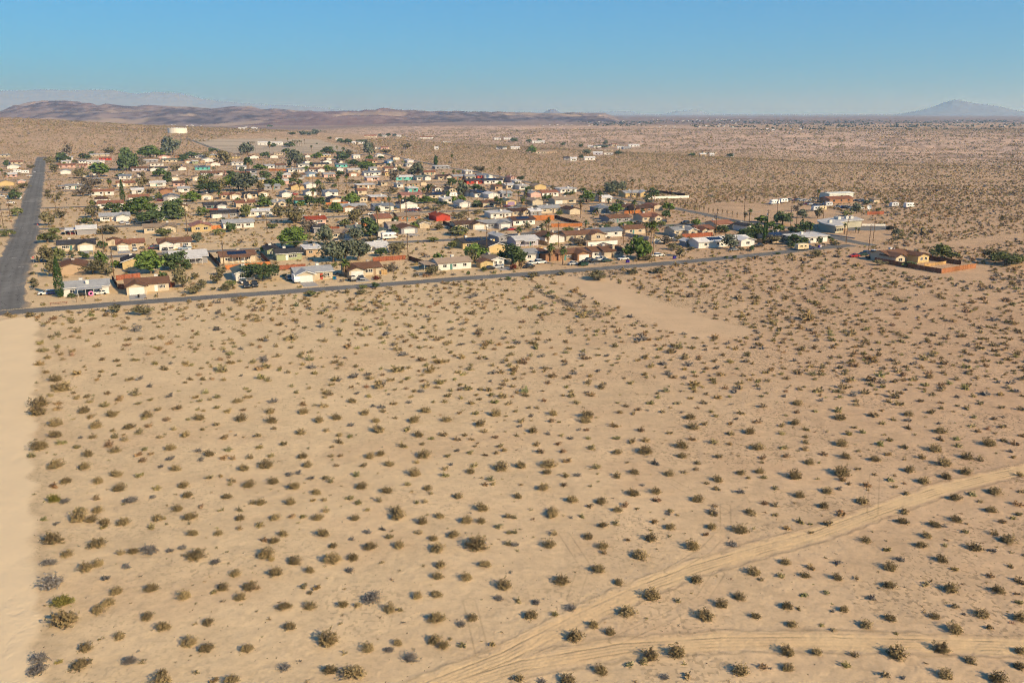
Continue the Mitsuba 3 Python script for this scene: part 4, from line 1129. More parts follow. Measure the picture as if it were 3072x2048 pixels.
CARS = '''
P1 655 1240 sedan white s;P1 770 1235 sedan blue s;P1 1125 1255 sedan grey s;P1 1215 1250 suv black s;P1 1410 1238 sedan white s;P1 1905 625 sedan white d;P1 2010 588 sedan black d;P1 2185 600 pickup maroon s;P1 2335 605 sedan black d;P1 1725 240 sedan white d;P1 1805 252 sedan white d;P1 1035 392 sedan maroon s;P1 940 388 sedan black s
P2 215 608 suv black d;P2 297 597 suv black d;P2 495 605 pickup lightblue s;P2 1555 152 sedan blue s;P2 1312 1078 pickup white d;P2 1362 1140 suv black d;P2 1477 1122 pickup black d;P2 2062 1062 van white d;P2 1962 1030 sedan grey d
P3 735 1045 suv black d;P3 865 1028 sedan grey d;P3 1262 458 motorhome white 0.0;P3 1100 500 sedan white s;P3 890 498 sedan black s;P3 502 495 sedan black d;P3 905 195 sedan blue s;P3 1010 115 sedan white s;P3 1222 112 sedan grey s;P3 1990 890 pickup black s
P4 545 1172 sedan black s;P4 668 1152 sedan silver s;P4 1110 1145 sedan black s;P4 1172 1095 sedan white s;P4 1280 1085 suv white s;P4 1752 1104 sedan silver s;P4 1942 1068 suv black s;P4 2048 1072 sedan black s;P4 2110 1045 sedan white s;P4 2210 1062 sedan green s;P4 785 622 sedan black s;P4 862 618 sedan red s;P4 1245 616 pickup white s;P4 545 578 sedan silver d;P4 540 295 sedan navy s;P4 805 288 sedan maroon s;P4 962 276 sedan grey s;P4 110 305 sedan black s
P5 95 1155 sedan green s;P5 20 1130 sedan white s;P5 332 1128 sedan white s;P5 780 1082 sedan white s;P5 832 1076 sedan white s;P5 2240 942 sedan black s;P5 882 610 suv black s;P5 555 622 pickup black s;P5 440 606 sedan grey s;P5 1200 620 suv black s;P5 1890 1000 sedan grey s
P6 830 980 pickup navy s;P6 1470 1088 sedan red s;P6 1582 1068 sedan green s;P6 1662 1055 suv navy s;P6 1742 1045 pickup white s;P6 1722 1110 pickup black s
P6 565 290 sedan grey s;P6 640 295 sedan maroon s;P6 690 298 suv grey s;P6 735 300 sedan white s;P6 790 302 sedan silver s;P6 865 300 sedan white s;P6 800 348 sedan maroon s;P6 860 352 sedan silver s;P6 910 366 sedan black s;P6 955 376 pickup navy s;P6 1000 372 sedan white s;P6 1040 365 suv grey s;P6 1030 285 suv black s;P6 1080 288 sedan black s;P6 1500 300 sedan black s;P6 1560 305 suv grey s;P6 1610 312 sedan navy s;P6 1665 322 sedan white s;P6 1230 392 sedan grey s;P6 1300 396 sedan blue s;P6 1365 402 suv black s;P6 1420 406 sedan grey s;P6 1560 410 sedan white s
P6 340 345 motorhome white s;P6 470 322 trailer white s;P6 1100 375 trailer silver s;P6 930 435 trailer silver s;P6 1010 432 trailer tan s;P6 2030 380 trailer silver s;P6 2240 392 motorhome white s;P6 725 988 trailer tan s
Q1 610 520 sedan white d;Q1 520 585 sedan white s;Q1 300 522 motorhome white s;Q1 440 535 motorhome white s;Q1 195 1062 sedan white s;Q1 350 985 van white d;Q1 185 982 van white s;Q1 20 945 sedan white s;Q1 1195 812 sedan white s;Q1 1790 585 sedan white s;Q1 1855 588 sedan navy s
Q2 660 972 sedan silver d;Q2 745 955 sedan grey d;Q2 770 1022 suv maroon s;Q2 1590 1000 sedan white d;Q2 1145 402 sedan blue d
Q3 740 258 sedan white s;Q3 1200 632 sedan white s;Q3 1085 912 sedan red s;Q3 1400 775 sedan black s
Q4 1045 1190 sedan maroon s;Q4 1102 1185 sedan black s;Q4 1165 1190 suv maroon s;Q4 1232 1190 sedan maroon d;Q4 1350 1168 sedan black s;Q4 800 1228 sedan tan s;Q4 985 1245 sedan black s;Q4 1060 1240 sedan maroon s;Q4 1130 1232 sedan blue s;Q4 1900 1150 sedan black s;Q4 1550 868 sedan black s;Q4 1750 935 trailer grey s;Q4 1815 945 trailer white s;Q4 1180 855 sedan red s
'''
for s in CARS.replace('\n', ';').split(';'):
    if s.strip():
        c, x, y, k, col, hd = s.split(); vehicle(c, float(x), float(y), k, col, hd)

# ------------------------------------------------------------------ small things by the street
def thing(name, phrase, cat, q, parts, yaw=None, s=1.0):
    key = numbered(name); M = xform(q, YAW if yaw is None else yaw, (s, s, s))
    if len(parts) == 1:
        n, m, mat, c = parts[0]; scene[key] = cply(flat(*m), mat, c, to_world=M)
    else:
        for n, m, mat, c in parts: add(key, n, cply(flat(*m), mat, c, to_world=M))
    THINGS.append((key, phrase, cat, q, None)); return key
def bin_(c, x, y, col, name):
    body = extrude([(-.3, .08), (.3, .08), (.36, 1.0), (-.36, 1.0)], -.28, .28, 0)
    thing('rubbish_bin', f'{name} wheeled rubbish bin', 'rubbish bin', GC(c, x, y), [('bin_body', body, 'paint', col), ('lid', join([extrude([(-.42, 1.01), (.38, 1.01), (.38, 1.06), (-.42, 1.14)], -.31, .31, 0)]), 'paint', np.asarray(col) * .7), ('wheel', join([box(-.32, -.26, .2, .42, 0, .2), box(.26, .32, .2, .42, 0, .2)]), 'rubber', (0, 0, 0))])
for b in [('P1', 1958, 1285, (.02, .02, .022), 'black'), ('P1', 1395, 662, (.03, .025, .02), 'black'), ('P1', 1440, 662, (.03, .025, .02), 'black'), ('P3', 475, 1028, (.02, .15, .22), 'teal'), ('P3', 500, 1028, (.03, .1, .25), 'blue'), ('P5', 378, 1168, (.05, .03, .22), 'purple'), ('P5', 402, 1166, (.05, .03, .22), 'purple'),
          ('P5', 1040, 1115, (.06, .03, .25), 'purple'), ('P5', 1060, 1113, (.03, .05, .28), 'blue'), ('P6', 972, 955, (.08, .06, .3), 'purple'), ('P6', 992, 953, (.6, .6, .65), 'white'), ('P3', 1200, 492, (.1, .03, .02), 'brown')]: bin_(*b)
def mailbox(c, x, y):
    thing('mailbox', 'dark mailbox on a post', 'mailbox', GC(c, x, y), [('post', box(-.05, .05, -.05, .05, 0, 1.05), 'wood', (.16, .1, .06)), ('letter_box', extrude([(-.28, 1.06), (.28, 1.06), (.28, 1.24), (.14, 1.32), (-.14, 1.32), (-.28, 1.24)], -.11, .11, 0), 'paint', (.06, .06, .06))], s=1.2)
for m in [('P1', 2228, 1285), ('P1', 1203, 1345), ('P3', 342, 1112), ('P5', 1152, 1105), ('P6', 1045, 945), ('P6', 1245, 930), ('P4', 560, 690), ('P1', 1080, 1350)]: mailbox(*m)
def stop_sign(c, x, y):
    a = np.arange(8) * np.pi / 4 + np.pi / 8
    face = extrude([(.38 * math.cos(t), 2.3 + .38 * math.sin(t)) for t in a], 0, 1, 1)
    v = face[0]; v = np.column_stack([v[:, 0], np.where(v[:, 1] > .5, -.02, -.045), v[:, 2]])
    key = numbered('stop_sign'); q = GC(c, x, y); yaw = YAW - .35; M = xform(q, yaw)
    add(key, 'post', cply(flat(*box(-.035, .035, -.015, .05, 0, 2.6)), 'metal', (.5, .5, .5), to_world=M))
    add(key, 'face', cply(flat(v, face[1]), 'paint', (.50, .035, .03), to_world=M))
    tm_ = meshkit.text_mesh('STOP', .24, .006); tv = np.array(tm_.vertices); w = tv[:, 0].max()
    tv = np.column_stack([tv[:, 0] - w / 2, -.052 + tv[:, 2] * 0 - np.where(tv[:, 2] > .003, .004, 0), tv[:, 1] + 2.18])
    k = add(key, 'lettering', cply((tv, tm_.faces), 'paint', (.8, .8, .78), to_world=M))
    THINGS.append((key, 'red octagonal stop sign', 'stop sign', q, None))
for s in [('P1', 478, 800), ('P1', 540, 318)]: stop_sign(*s)
thing('skip', 'dark green steel skip by the street', 'skip', GC('P4', 1882, 1115), [('bin_body', extrude([(-.9, .15), (.9, .15), (1.05, 1.35), (-1.05, 1.35)], -1.6, 1.6, 0), 'paint', (.03, .06, .045)), ('lid', box(-1.62, 1.62, -1.1, 1.1, 1.36, 1.42), 'paint', (.02, .035, .03))])
thing('skip', 'black steel skip at the end of the car park', 'skip', GC('P6', 1975, 702), [('bin_body', extrude([(-.9, .15), (.9, .15), (1.05, 1.5), (-1.05, 1.5)], -1.6, 1.6, 0), 'paint', (.02, .02, .02)), ('lid', box(-1.62, 1.62, -1.1, 1.1, 1.51, 1.57), 'paint', (.03, .03, .03))])
tor = trimesh.creation.torus(.58, .24, major_sections=24, minor_sections=10)
tv = np.array(tor.vertices)[:, [0, 2, 1]] + [0, 0, .84]
thing('swim_ring', 'large pink ring leaning on a white house front', 'inflatable ring', GC('P1', 1288, 1262), [('ring', (tv, tor.faces[:, ::-1]), 'paint', (.66, .25, .46))])
thing('bench', 'low reddish timber bench by the front street corner', 'bench', GC('P1', 830, 1375), [('seat', join([box(-2.4, 2.4, -.3 + i * .2, -.13 + i * .2, .5, .56) for i in range(3)]), 'wood', (.34, .13, .07)), ('leg', join([box(x, x + .1, -.28, .28, 0, .5) for x in (-2.2, 0, 2.1)]), 'wood', (.25, .1, .06))])
th = np.linspace(0, 1.15, 7); ang = np.arange(20) * 2 * np.pi / 20
dv = np.array([[1.7 * math.sin(t) * math.cos(a), -1.9 + 1.7 * (1 - math.cos(t)) * 1.4 + .02, 2.4 + 1.7 * math.sin(t) * math.sin(a)] for t in th for a in ang]); df = []
for i in range(6):
    for j in range(20):
        a_, b_ = i * 20 + j, i * 20 + (j + 1) % 20; df += [[a_, b_, b_ + 20], [a_, b_ + 20, a_ + 20]]
thing('satellite_dish', 'big pale satellite dish by the cluttered yard', 'satellite dish', GC('P6', 1690, 440), [('dish', (dv * [1, -1, 1], np.array(df)), 'paint', (.66, .68, .70)), ('mast', box(-.12, .12, .1, .34, 0, 2.2), 'metal', (.5, .5, .5))], yaw=.3)

# ------------------------------------------------------------------ trees
LEAFC = dict(d=(.086, .122, .052), b=(.120, .178, .046), o=(.165, .148, .080), m=(.155, .172, .068), e=(.132, .152, .104), y=(.16, .13, .03), r=(.16, .045, .03), g=(.15, .13, .10))
def crown_mesh(kind, seed, n):
    """Leaf clumps through the volume of several uneven lobes, in a box of width 1 and height 1 that stands on z = 0."""
    r = np.random.default_rng(seed)
    lob = []
    low = {'d': .12, 'b': .14, 'o': .06, 'm': .10, 'e': .14}.get(kind, .1)
    for i in range({'d': 15, 'b': 13, 'o': 15, 'm': 12, 'e': 20}.get(kind, 13)):
        a, rad = r.uniform(0, 2 * np.pi), .33 * math.sqrt(r.uniform(0, 1))
        z = low + .16 + (1 - low - .30) * r.uniform(0, 1) ** (.9 if kind != 'e' else .8) * (1 - .55 * (rad / .33) ** 2)
        lob.append((rad * math.cos(a), rad * math.sin(a), z, r.uniform(.11, .20)))
    lob = np.array(lob)
    pick = r.integers(0, len(lob), n)
    d = r.normal(size=(n, 3)); d /= np.linalg.norm(d, axis=1, keepdims=True)
    rr = r.uniform(.45, 1.08, n) ** .6
    stray = r.uniform(0, 1, n) < .20; rr = np.where(stray, r.uniform(1.0, 1.42, n), rr)
    c = lob[pick, :3] + d * (lob[pick, 3] * rr)[:, None] * [1, 1, .95]
    keep = c[:, 2] > low * .4
    c, d = c[keep], d[keep]; n = len(c)
    size = {'d': .034, 'b': .036, 'o': .026, 'm': .030, 'e': .032}.get(kind, .03) * r.uniform(.6, 1.6, n) * math.sqrt(1500 / max(n, 200)) ** .9
    nrm = d + .9 * r.normal(size=(n, 3)) + [0, 0, .35]; nrm /= np.linalg.norm(nrm, axis=1, keepdims=True)
    t = np.cross(nrm, r.normal(size=(n, 3))); t /= np.linalg.norm(t, axis=1, keepdims=True); b = np.cross(nrm, t)
    s = size[:, None]
    v = np.stack([c + t * s * 1.3, c + b * s * .8, c - t * s * 1.2, c - b * s * .75], 1).reshape(-1, 3)
    a = np.arange(n) * 4
    return v, np.vstack([np.column_stack([a, a + 1, a + 2]), np.column_stack([a, a + 2, a + 3])])

def trunk_mesh(seed, n=5):
    r = np.random.default_rng(seed)
    ms = [tube([(0, 0, -.03), (.01, 0, .12), (.0, .01, .3)], [.045, .034, .028], 7)]
    for i in range(n):
        a = i * 2 * np.pi / n + r.uniform(-.4, .4); q = r.uniform(.18, .34)
        ms.append(tube([(0, 0, .16 + .1 * r.random()), (q * .5 * math.cos(a), q * .5 * math.sin(a), .38), (q * math.cos(a), q * math.sin(a), .62 + .15 * r.random())], [.024, .015, .006], 5))
    return join(ms)
CROWN = {}
def tree(crop, x, y, w, h, kind, k=0):
    q = GC(crop, x, y); q[2] = float(height(q[0], q[1])); d = dist(q); s = CROPS[crop][2]
    ww = w / s / F * d; cosd = math.sqrt(1 - ((H - q[2]) / d) ** 2)
    hh = max(h / s / F * d / cosd - ww * .5 * (H - q[2]) / d * .6, ww * .45)
    q = np.array([q[0], q[1] + .35 * ww, q[2]])
    r = random.Random(int(x * 11 + y * 3))
    shrub = hh < 2.6
    npx = w / s / 3
    n = int(np.clip(npx * npx * 2.2 * (.6 if kind in 'omg' else .85), 160, 2600)); n = [240, 560, 1200, 2600][min(3, int(np.searchsorted([260, 600, 1300], n)))]
    gk = kind if kind in 'dbome' else 'o'
    var = r.randrange(3)
    lift = 0.0
    col = np.asarray(LEAFC[kind]) * (0.82 + .4 * r.random())
    ck = (gk, var, n, round(float(col[0]), 2), kind)
    if ck not in CROWN:
        CROWN[ck] = cply(crown_mesh(gk, 50 + 7 * var + ord(gk), n), 'leaf', col)
    key = numbered('shrub' if shrub else 'tree')
    M = xform(q, r.uniform(0, 6.28), (ww * 1.32, ww * 1.32, hh * 1.28))
    add(key, 'foliage' if shrub else 'crown', {**CROWN[ck], 'to_world': M})
    tk = ('t', var)
    if tk not in CROWN: CROWN[tk] = cply(trunk_mesh(var), 'wood', (.17, .125, .085))
    add(key, 'stem' if shrub else 'trunk', {**CROWN[tk], 'to_world': M})
    nm = dict(d='dense dark green', b='bright green', o='sparse olive', m='feathery yellow-green', e='grey-green', y='golden', r='dark red', g='dry grey')[kind]
    THINGS.append((key, f"{nm} {'shrub' if shrub else 'tree'}", 'shrub' if shrub else 'tree', q, None))
    globals()['OCC'] |= near_line([q[:2] - .1, q[:2] + .1], max(1.0, ww * .4))

TREES = '''
P1 640 800 220 200 o;P1 790 775 200 150 m;P1 715 1000 190 230 o;P1 1260 975 330 180 o;P1 1640 865 130 90 b;P1 2080 965 370 260 b;P1 620 522 250 80 m;P1 755 410 130 90 m;P1 660 275 160 160 o;P1 840 165 140 80 o;P1 1190 242 150 50 m;P1 1270 165 180 150 o;P1 1425 590 110 85 d;P1 1810 105 250 110 d;P1 2080 235 290 150 d;P1 1500 975 120 90 o;P1 1520 395 250 120 o;P1 430 1085 110 60 o;P1 455 1145 110 50 o;P1 430 965 80 40 o;P1 1000 1295 80 60 d;P1 1200 740 80 70 d;P1 1020 720 40 40 d;P1 1130 690 70 50 d;P1 220 140 130 100 m;P1 80 430 160 80 m;P1 1620 1505 170 100 o;P1 1980 1540 230 120 o;P1 970 690 80 60 o
P2 330 905 360 220 d;P2 500 890 120 90 d;P2 440 1155 240 250 o;P2 400 950 100 80 o;P2 620 1240 240 95 o;P2 730 1115 120 80 o;P2 930 1095 150 130 o;P2 1000 980 120 130 o;P2 1140 1125 130 80 m;P2 1080 1195 190 70 o;P2 1525 1060 420 230 d;P2 2020 605 410 250 b;P2 1130 365 130 115 d;P2 960 405 150 80 m;P2 660 510 140 120 e;P2 310 180 290 230 d;P2 740 125 140 90 b;P2 1340 155 120 130 m;P2 1790 155 140 130 e;P2 1720 315 130 70 m;P2 2010 250 260 250 o;P2 2230 375 200 180 g;P2 1600 660 130 80 b;P2 160 425 210 85 m;P2 610 1025 100 80 o;P2 880 1180 70 40 o;P2 460 555 90 50 d;P2 440 555 60 40 d
P3 450 800 330 270 e;P3 620 795 330 290 e;P3 800 780 320 280 e;P3 350 560 240 260 e;P3 770 490 220 170 e;P3 970 430 250 230 d;P3 1010 505 150 70 o;P3 1130 705 160 110 d;P3 1380 675 270 160 o;P3 1270 925 190 110 g;P3 950 955 130 110 r;P3 1840 985 260 140 o;P3 540 435 90 80 b;P3 740 250 240 210 o;P3 520 65 200 110 b;P3 860 105 150 105 g;P3 620 290 150 100 m;P3 1340 225 90 70 d;P3 1880 505 150 50 m;P3 1730 270 150 90 o;P3 1930 335 150 80 o;P3 2250 415 260 60 m;P3 1090 1040 100 55 r;P3 890 1165 100 60 m;P3 1060 1150 100 75 d;P3 1630 995 70 40 o;P3 150 1275 150 70 m;P3 855 1250 150 60 o;P3 300 1020 180 40 o;P3 120 470 120 90 o;P3 480 860 80 70 m
P4 350 1065 330 210 b;P4 880 1110 370 260 d;P4 80 695 210 65 o;P4 1820 838 200 110 g;P4 390 295 150 85 d;P4 380 385 110 60 o;P4 1060 615 160 100 o;P4 1360 215 110 90 d;P4 1930 225 200 150 b;P4 190 135 150 170 e;P4 1540 415 90 70 m;P4 2200 615 140 60 d;P4 2280 115 150 130 e;P4 1700 125 120 60 m;P4 895 1185 110 90 r;P4 480 1195 90 60 m;P4 260 1248 55 50 d;P4 160 460 160 60 o;P4 60 440 90 50 o;P4 500 370 80 50 m;P4 1990 590 50 25 d;P4 1560 1255 120 60 o;P4 820 1320 80 45 d;P4 1180 1290 150 70 o;P4 2100 1330 260 130 o
P5 560 1140 340 290 b;P5 650 1145 210 90 o;P5 380 695 210 100 b;P5 245 485 190 125 b;P5 990 445 160 90 b;P5 900 405 120 80 m;P5 180 185 230 150 e;P5 320 165 110 130 e;P5 760 245 140 115 d;P5 1000 770 120 120 e;P5 1360 645 120 80 b;P5 1850 990 200 200 e;P5 1130 875 120 90 o;P5 1740 750 190 90 d;P5 1980 700 100 90 o;P5 2190 840 210 170 d;P5 2080 850 210 150 d;P5 2290 605 140 85 m;P5 1130 1085 130 130 o;P5 920 910 220 110 g;P5 1050 990 170 90 o;P5 2150 1005 70 70 d;P5 60 705 130 50 d;P5 860 660 130 70 m;P5 130 660 150 50 o;P5 1280 1000 100 50 o;P5 1785 1110 50 35 d;P5 1905 1110 70 40 d;P5 2000 995 90 40 o;P5 1260 940 70 40 o;P5 680 280 100 60 d;P5 500 1340 140 80 o;P5 820 1330 150 90 o
P6 485 640 220 160 d;P6 180 610 160 80 b;P6 310 685 110 85 b;P6 445 725 130 80 b;P6 755 545 140 110 e;P6 965 545 110 130 o;P6 660 760 160 110 d;P6 800 760 150 160 d;P6 1390 515 130 60 m;P6 690 940 250 140 d;P6 590 960 110 80 d;P6 985 908 65 90 d;P6 100 810 200 170 d;P6 60 870 120 90 d;P6 320 775 110 60 d;P6 1210 925 120 55 o;P6 1520 480 130 120 e;P6 1935 345 60 50 m;P6 1830 440 60 40 m;P6 655 445 90 80 g;P6 1100 850 80 70 d;P6 715 375 70 50 g;P6 1660 355 110 60 e;P6 400 1055 60 30 d;P6 970 1085 140 90 o;P6 320 910 220 50 o
P7 1240 1110 270 160 m;P7 1360 1120 180 90 m;P7 2160 1225 330 130 m;P7 2300 1200 200 100 m;P7 340 1210 140 60 o;P7 760 1240 150 50 d;P7 550 785 90 80 e;P7 640 810 90 60 o;P7 580 860 110 60 o;P7 2000 1155 300 50 o
Q1 1050 340 210 130 d;Q1 870 380 150 120 o;Q1 1460 285 170 75 d;Q1 1600 205 90 50 d;Q1 1150 215 140 160 g;Q1 1890 205 170 110 o;Q1 1400 620 200 150 o;Q1 1690 605 300 190 b;Q1 950 510 150 110 o;Q1 2200 490 240 310 d;Q1 2110 620 160 80 d;Q1 1600 790 250 140 g;Q1 1420 945 270 160 g;Q1 860 980 110 80 o;Q1 980 1015 100 80 o;Q1 220 870 120 60 o;Q1 240 1000 160 130 d;Q1 60 860 130 80 o;Q1 1960 1195 210 120 d;Q1 530 450 120 60 o;Q1 100 420 90 90 d;Q1 1420 700 160 60 g;Q1 830 890 90 60 o;Q1 370 800 180 60 o;Q1 1050 940 110 60 o
Q2 180 480 260 290 d;Q2 950 220 280 270 e;Q2 530 260 360 80 b;Q2 720 585 230 110 b;Q2 1020 495 140 100 o;Q2 1150 315 190 90 d;Q2 1880 390 280 240 o;Q2 2260 205 180 180 e;Q2 1570 265 120 110 o;Q2 1680 155 130 60 d;Q2 890 725 150 160 d;Q2 440 785 180 160 o;Q2 1520 770 230 170 m;Q2 1740 860 290 220 o;Q2 1580 890 360 170 d;Q2 2130 845 220 250 e;Q2 2270 850 240 290 e;Q2 1320 1035 280 150 b;Q2 560 890 170 80 o;Q2 330 1265 440 240 b;Q2 950 1350 300 200 d;Q2 1080 1340 250 190 m;Q2 890 1145 160 120 m;Q2 1500 1285 210 110 m;Q2 2260 1315 160 210 m;Q2 560 1440 420 170 d;Q2 520 1025 150 60 d;Q2 430 420 120 140 g;Q2 1300 260 200 50 d;Q2 2000 590 180 70 d;Q2 1640 620 90 70 d;Q2 1960 790 200 180 b
Q3 230 205 230 160 e;Q3 920 185 130 85 d;Q3 1070 430 250 280 e;Q3 1660 195 240 95 d;Q3 2040 235 150 120 o;Q3 1900 305 280 100 d;Q3 1460 265 180 90 b;Q3 550 265 140 100 d;Q3 460 475 200 90 b;Q3 250 440 140 170 d;Q3 540 635 190 120 d;Q3 820 615 110 110 d;Q3 1110 645 150 130 o;Q3 1260 485 150 70 b;Q3 1640 495 170 85 b;Q3 1870 585 160 90 d;Q3 1380 405 100 60 b;Q3 2100 405 220 90 d;Q3 2290 475 140 90 d;Q3 160 860 390 290 e;Q3 620 765 190 120 d;Q3 790 775 200 165 b;Q3 1010 705 140 80 d;Q3 510 1130 250 150 b;Q3 980 1105 130 130 d;Q3 1330 1105 180 170 d;Q3 1500 1115 190 150 d;Q3 1180 1115 150 80 b;Q3 2090 1065 270 150 b;Q3 1530 905 150 150 o;Q3 770 1315 190 190 o;Q3 200 1315 160 210 m;Q3 1830 1225 210 140 b;Q3 2240 1275 180 150 g;Q3 1080 1410 280 220 o;Q3 1780 785 100 60 d;Q3 330 725 130 90 m;Q3 440 835 150 140 o;Q3 490 985 100 80 d;Q3 1740 700 200 40 o;Q3 2070 700 120 40 o;Q3 380 640 80 60 b
Q4 330 215 180 220 e;Q4 350 285 120 60 b;Q4 1515 375 80 120 d;Q4 620 185 160 50 o;Q4 280 445 250 80 b;Q4 60 395 120 90 d;Q4 940 405 90 80 d;Q4 1190 585 240 210 e;Q4 1080 575 150 90 e;Q4 780 680 180 210 g;Q4 910 525 100 80 d;Q4 1060 1085 270 140 d;Q4 1310 1065 230 110 b;Q4 1990 905 210 150 e;Q4 1790 745 190 110 d;Q4 2250 855 150 110 d;Q4 2240 1115 180 85 d;Q4 60 1055 180 130 b;Q4 2270 505 200 100 o;Q4 1500 1195 150 50 o;Q4 2260 1255 150 60 o;Q4 450 860 130 60 o;Q4 700 890 200 50 o;Q4 2000 1260 140 60 o;Q4 1620 1110 180 50 d;Q4 540 290 120 60 d;Q4 1370 1010 130 60 m
Q5 720 380 120 90 d;Q5 940 365 150 70 d;Q5 170 545 160 110 d;Q5 2050 560 120 60 d;Q5 1760 620 90 40 d;Q5 1080 550 80 80 d;Q5 1640 960 110 60 m
R 575 532 80 55 b;R 1010 476 45 25 d;R 1060 540 60 40 e;R 1010 580 40 35 d;R 1228 458 40 38 e;R 550 432 50 20 d;R 640 430 50 20 d;R 1340 545 60 35 d;R 1990 558 60 22 d;R 2330 562 60 16 d;R 850 460 35 20 d;R 420 430 70 16 d;R 1220 482 50 18 d
S 725 430 70 45 e;S 945 500 55 35 d;S 1010 505 60 40 d;S 1130 505 80 25 m;S 1365 440 45 26 d;S 1420 440 35 20 d;S 1295 445 35 26 e;S 515 430 60 25 m;S 600 430 70 22 e;S 650 430 60 20 e;S 490 535 80 40 d;S 735 510 14 12 d;S 340 535 60 30 d;S 845 465 40 18 m;S 1530 550 90 20 o;S 320 358 40 14 d
'''
for s in TREES.replace('\n', ';').split(';'):
    if s.strip():
        c, x, y, w, h, k = s.split(); tree(c, float(x), float(y), float(w), float(h), k)

# small trees, bushes and sheds in the yards beside and behind the houses
YR = np.random.default_rng(41)
for key, phrase, cat, p, grp in list(THINGS):
    if cat != 'house' or p[1] > 1250 or p[1] < 200: continue
    for _ in range(2):
        if YR.uniform() > .50: continue
        side = YR.uniform() < .5
        lx, ly = (YR.uniform(-5, -2.5) if YR.uniform() < .5 else YR.uniform(15, 19), YR.uniform(0, 9)) if side else (YR.uniform(1, 13), YR.uniform(12.5, 19))
        q = np.array([p[0] + math.cos(YAW) * lx - math.sin(YAW) * ly, p[1] + math.sin(YAW) * lx + math.cos(YAW) * ly, 0.0])
        if taken(q[0], q[1], OCC) or taken(q[0] + 2, q[1], OCC) or taken(q[0] - 2, q[1], OCC): continue
        fx, fy = proj(q); d = dist(q)
        if YR.uniform() < .20:
            w_ = YR.uniform(2.6, 4.0)
            house('U', fx, fx + w_ / d * F, fy, 'F' if YR.uniform() < .6 else 'X', ['wh', 'gy', 'br', 'tn'][YR.integers(4)], ['wt', 'cr', 'tn', 'gy'][YR.integers(4)], 'small')
        else:
            k = 'dbomoedo'[YR.integers(8)]; w_ = YR.uniform(2.4, 5.2)
            tree('U', fx, fy, w_ / d * F, w_ * YR.uniform(.7, 1.15) / d * F, k)

def cypress(crop, x, y, ytop, w):
    q = GC(crop, x, y); d = dist(q); s = CROPS[crop][2]; hh = (y - ytop) / s / F * d * 1.02; ww = w / s / F * d
    r = np.random.default_rng(int(x)); n = 1300
    z = r.uniform(0.02, 1, n); rad = .5 * np.clip(1.25 * (1 - z) ** .55, 0, 1) * np.clip(.55 + z * 2.2, 0, 1) * r.uniform(.72, 1.05, n); a = r.uniform(0, 6.283, n)
    c = np.column_stack([rad * np.cos(a) * ww, rad * np.sin(a) * ww, z * hh])
    out = np.column_stack([np.cos(a), np.sin(a), .5 + 0 * a]) + .5 * r.normal(size=(n, 3)); out /= np.linalg.norm(out, axis=1, keepdims=True)
    t = np.cross(out, r.normal(size=(n, 3))); t /= np.linalg.norm(t, axis=1, keepdims=True); b = np.cross(out, t); sz = (.16 * r.uniform(.6, 1.5, n) * max(1, ww / 2.4))[:, None]
    v = np.stack([c + t * sz, c + b * sz + [0, 0, .15], c - t * sz, c - b * sz], 1).reshape(-1, 3); k = np.arange(n) * 4
    key = numbered('cypress_tree'); M = xform(q)
    add(key, 'crown', cply((v, np.vstack([np.column_stack([k, k + 1, k + 2]), np.column_stack([k, k + 2, k + 3])])), 'leaf', (.040, .072, .024), to_world=M))
    add(key, 'trunk', cply(cyl(.2, .08, -.1, hh * .7, 7), 'wood', (.15, .1, .07), to_world=M))
    THINGS.append((key, 'tall narrow dark cypress tree', 'cypress tree', q, None))
for c in [('P1', 852, 1275, 780, 115), ('Q1', 2170, 1050, 690, 80), ('P6', 192, 895, 600, 42), ('P6', 222, 885, 600, 30), ('P6', 235, 742, 535, 26), ('Q4', 1512, 378, 225, 70)]: cypress(*c)

PALM = {}
def palm_meshes(var, dead=False):
    if (var, dead) in PALM: return PALM[var, dead]
    r = np.random.default_rng(var + 5)
    ms, sk = [], []
    for i in range(12 if dead else 34):
        a = r.uniform(0, 6.283); up = r.uniform(-.5, 1.1) if not dead else r.uniform(-.9, .9)
        L = r.uniform(.85, 1.12); t = np.linspace(0, 1, 4)
        x = L * t * math.cos(min(up, 1.3)) ; z = L * (t * math.sin(up) - .45 * t ** 2)
        p = np.column_stack([x * math.cos(a), x * math.sin(a), z]); side = np.array([-math.sin(a), math.cos(a), 0])
        wd = np.array([.03, .14, .20, .02])[:, None] * L
        v = np.vstack([p - side * wd + [0, 0, .03], p, p + side * wd + [0, 0, .03]]); f = []
        for k in range(3): f += [[k, k + 1, 5 + k], [k, 5 + k, 4 + k], [4 + k, 5 + k, 9 + k], [4 + k, 9 + k, 8 + k]]
        ms.append((v, np.array(f)))
    for i in range(26):
        a = r.uniform(0, 6.283); L = r.uniform(.5, 1.0); q0 = .16
        side = np.array([-math.sin(a), math.cos(a), 0]) * .13; d = np.array([math.cos(a), math.sin(a), 0])
        z0 = -r.uniform(.1, .9)
        v = np.array([d * q0 + [0, 0, z0], d * .42 - side + [0, 0, z0 - L * .5], d * .42 + side + [0, 0, z0 - L * .5], d * .30 + [0, 0, z0 - L * 1.0]])
        sk.append((v, np.array([[0, 1, 2], [1, 3, 2]])))
    PALM[var, dead] = (join(ms), join(sk))
    return PALM[var, dead]
PPLY = {}
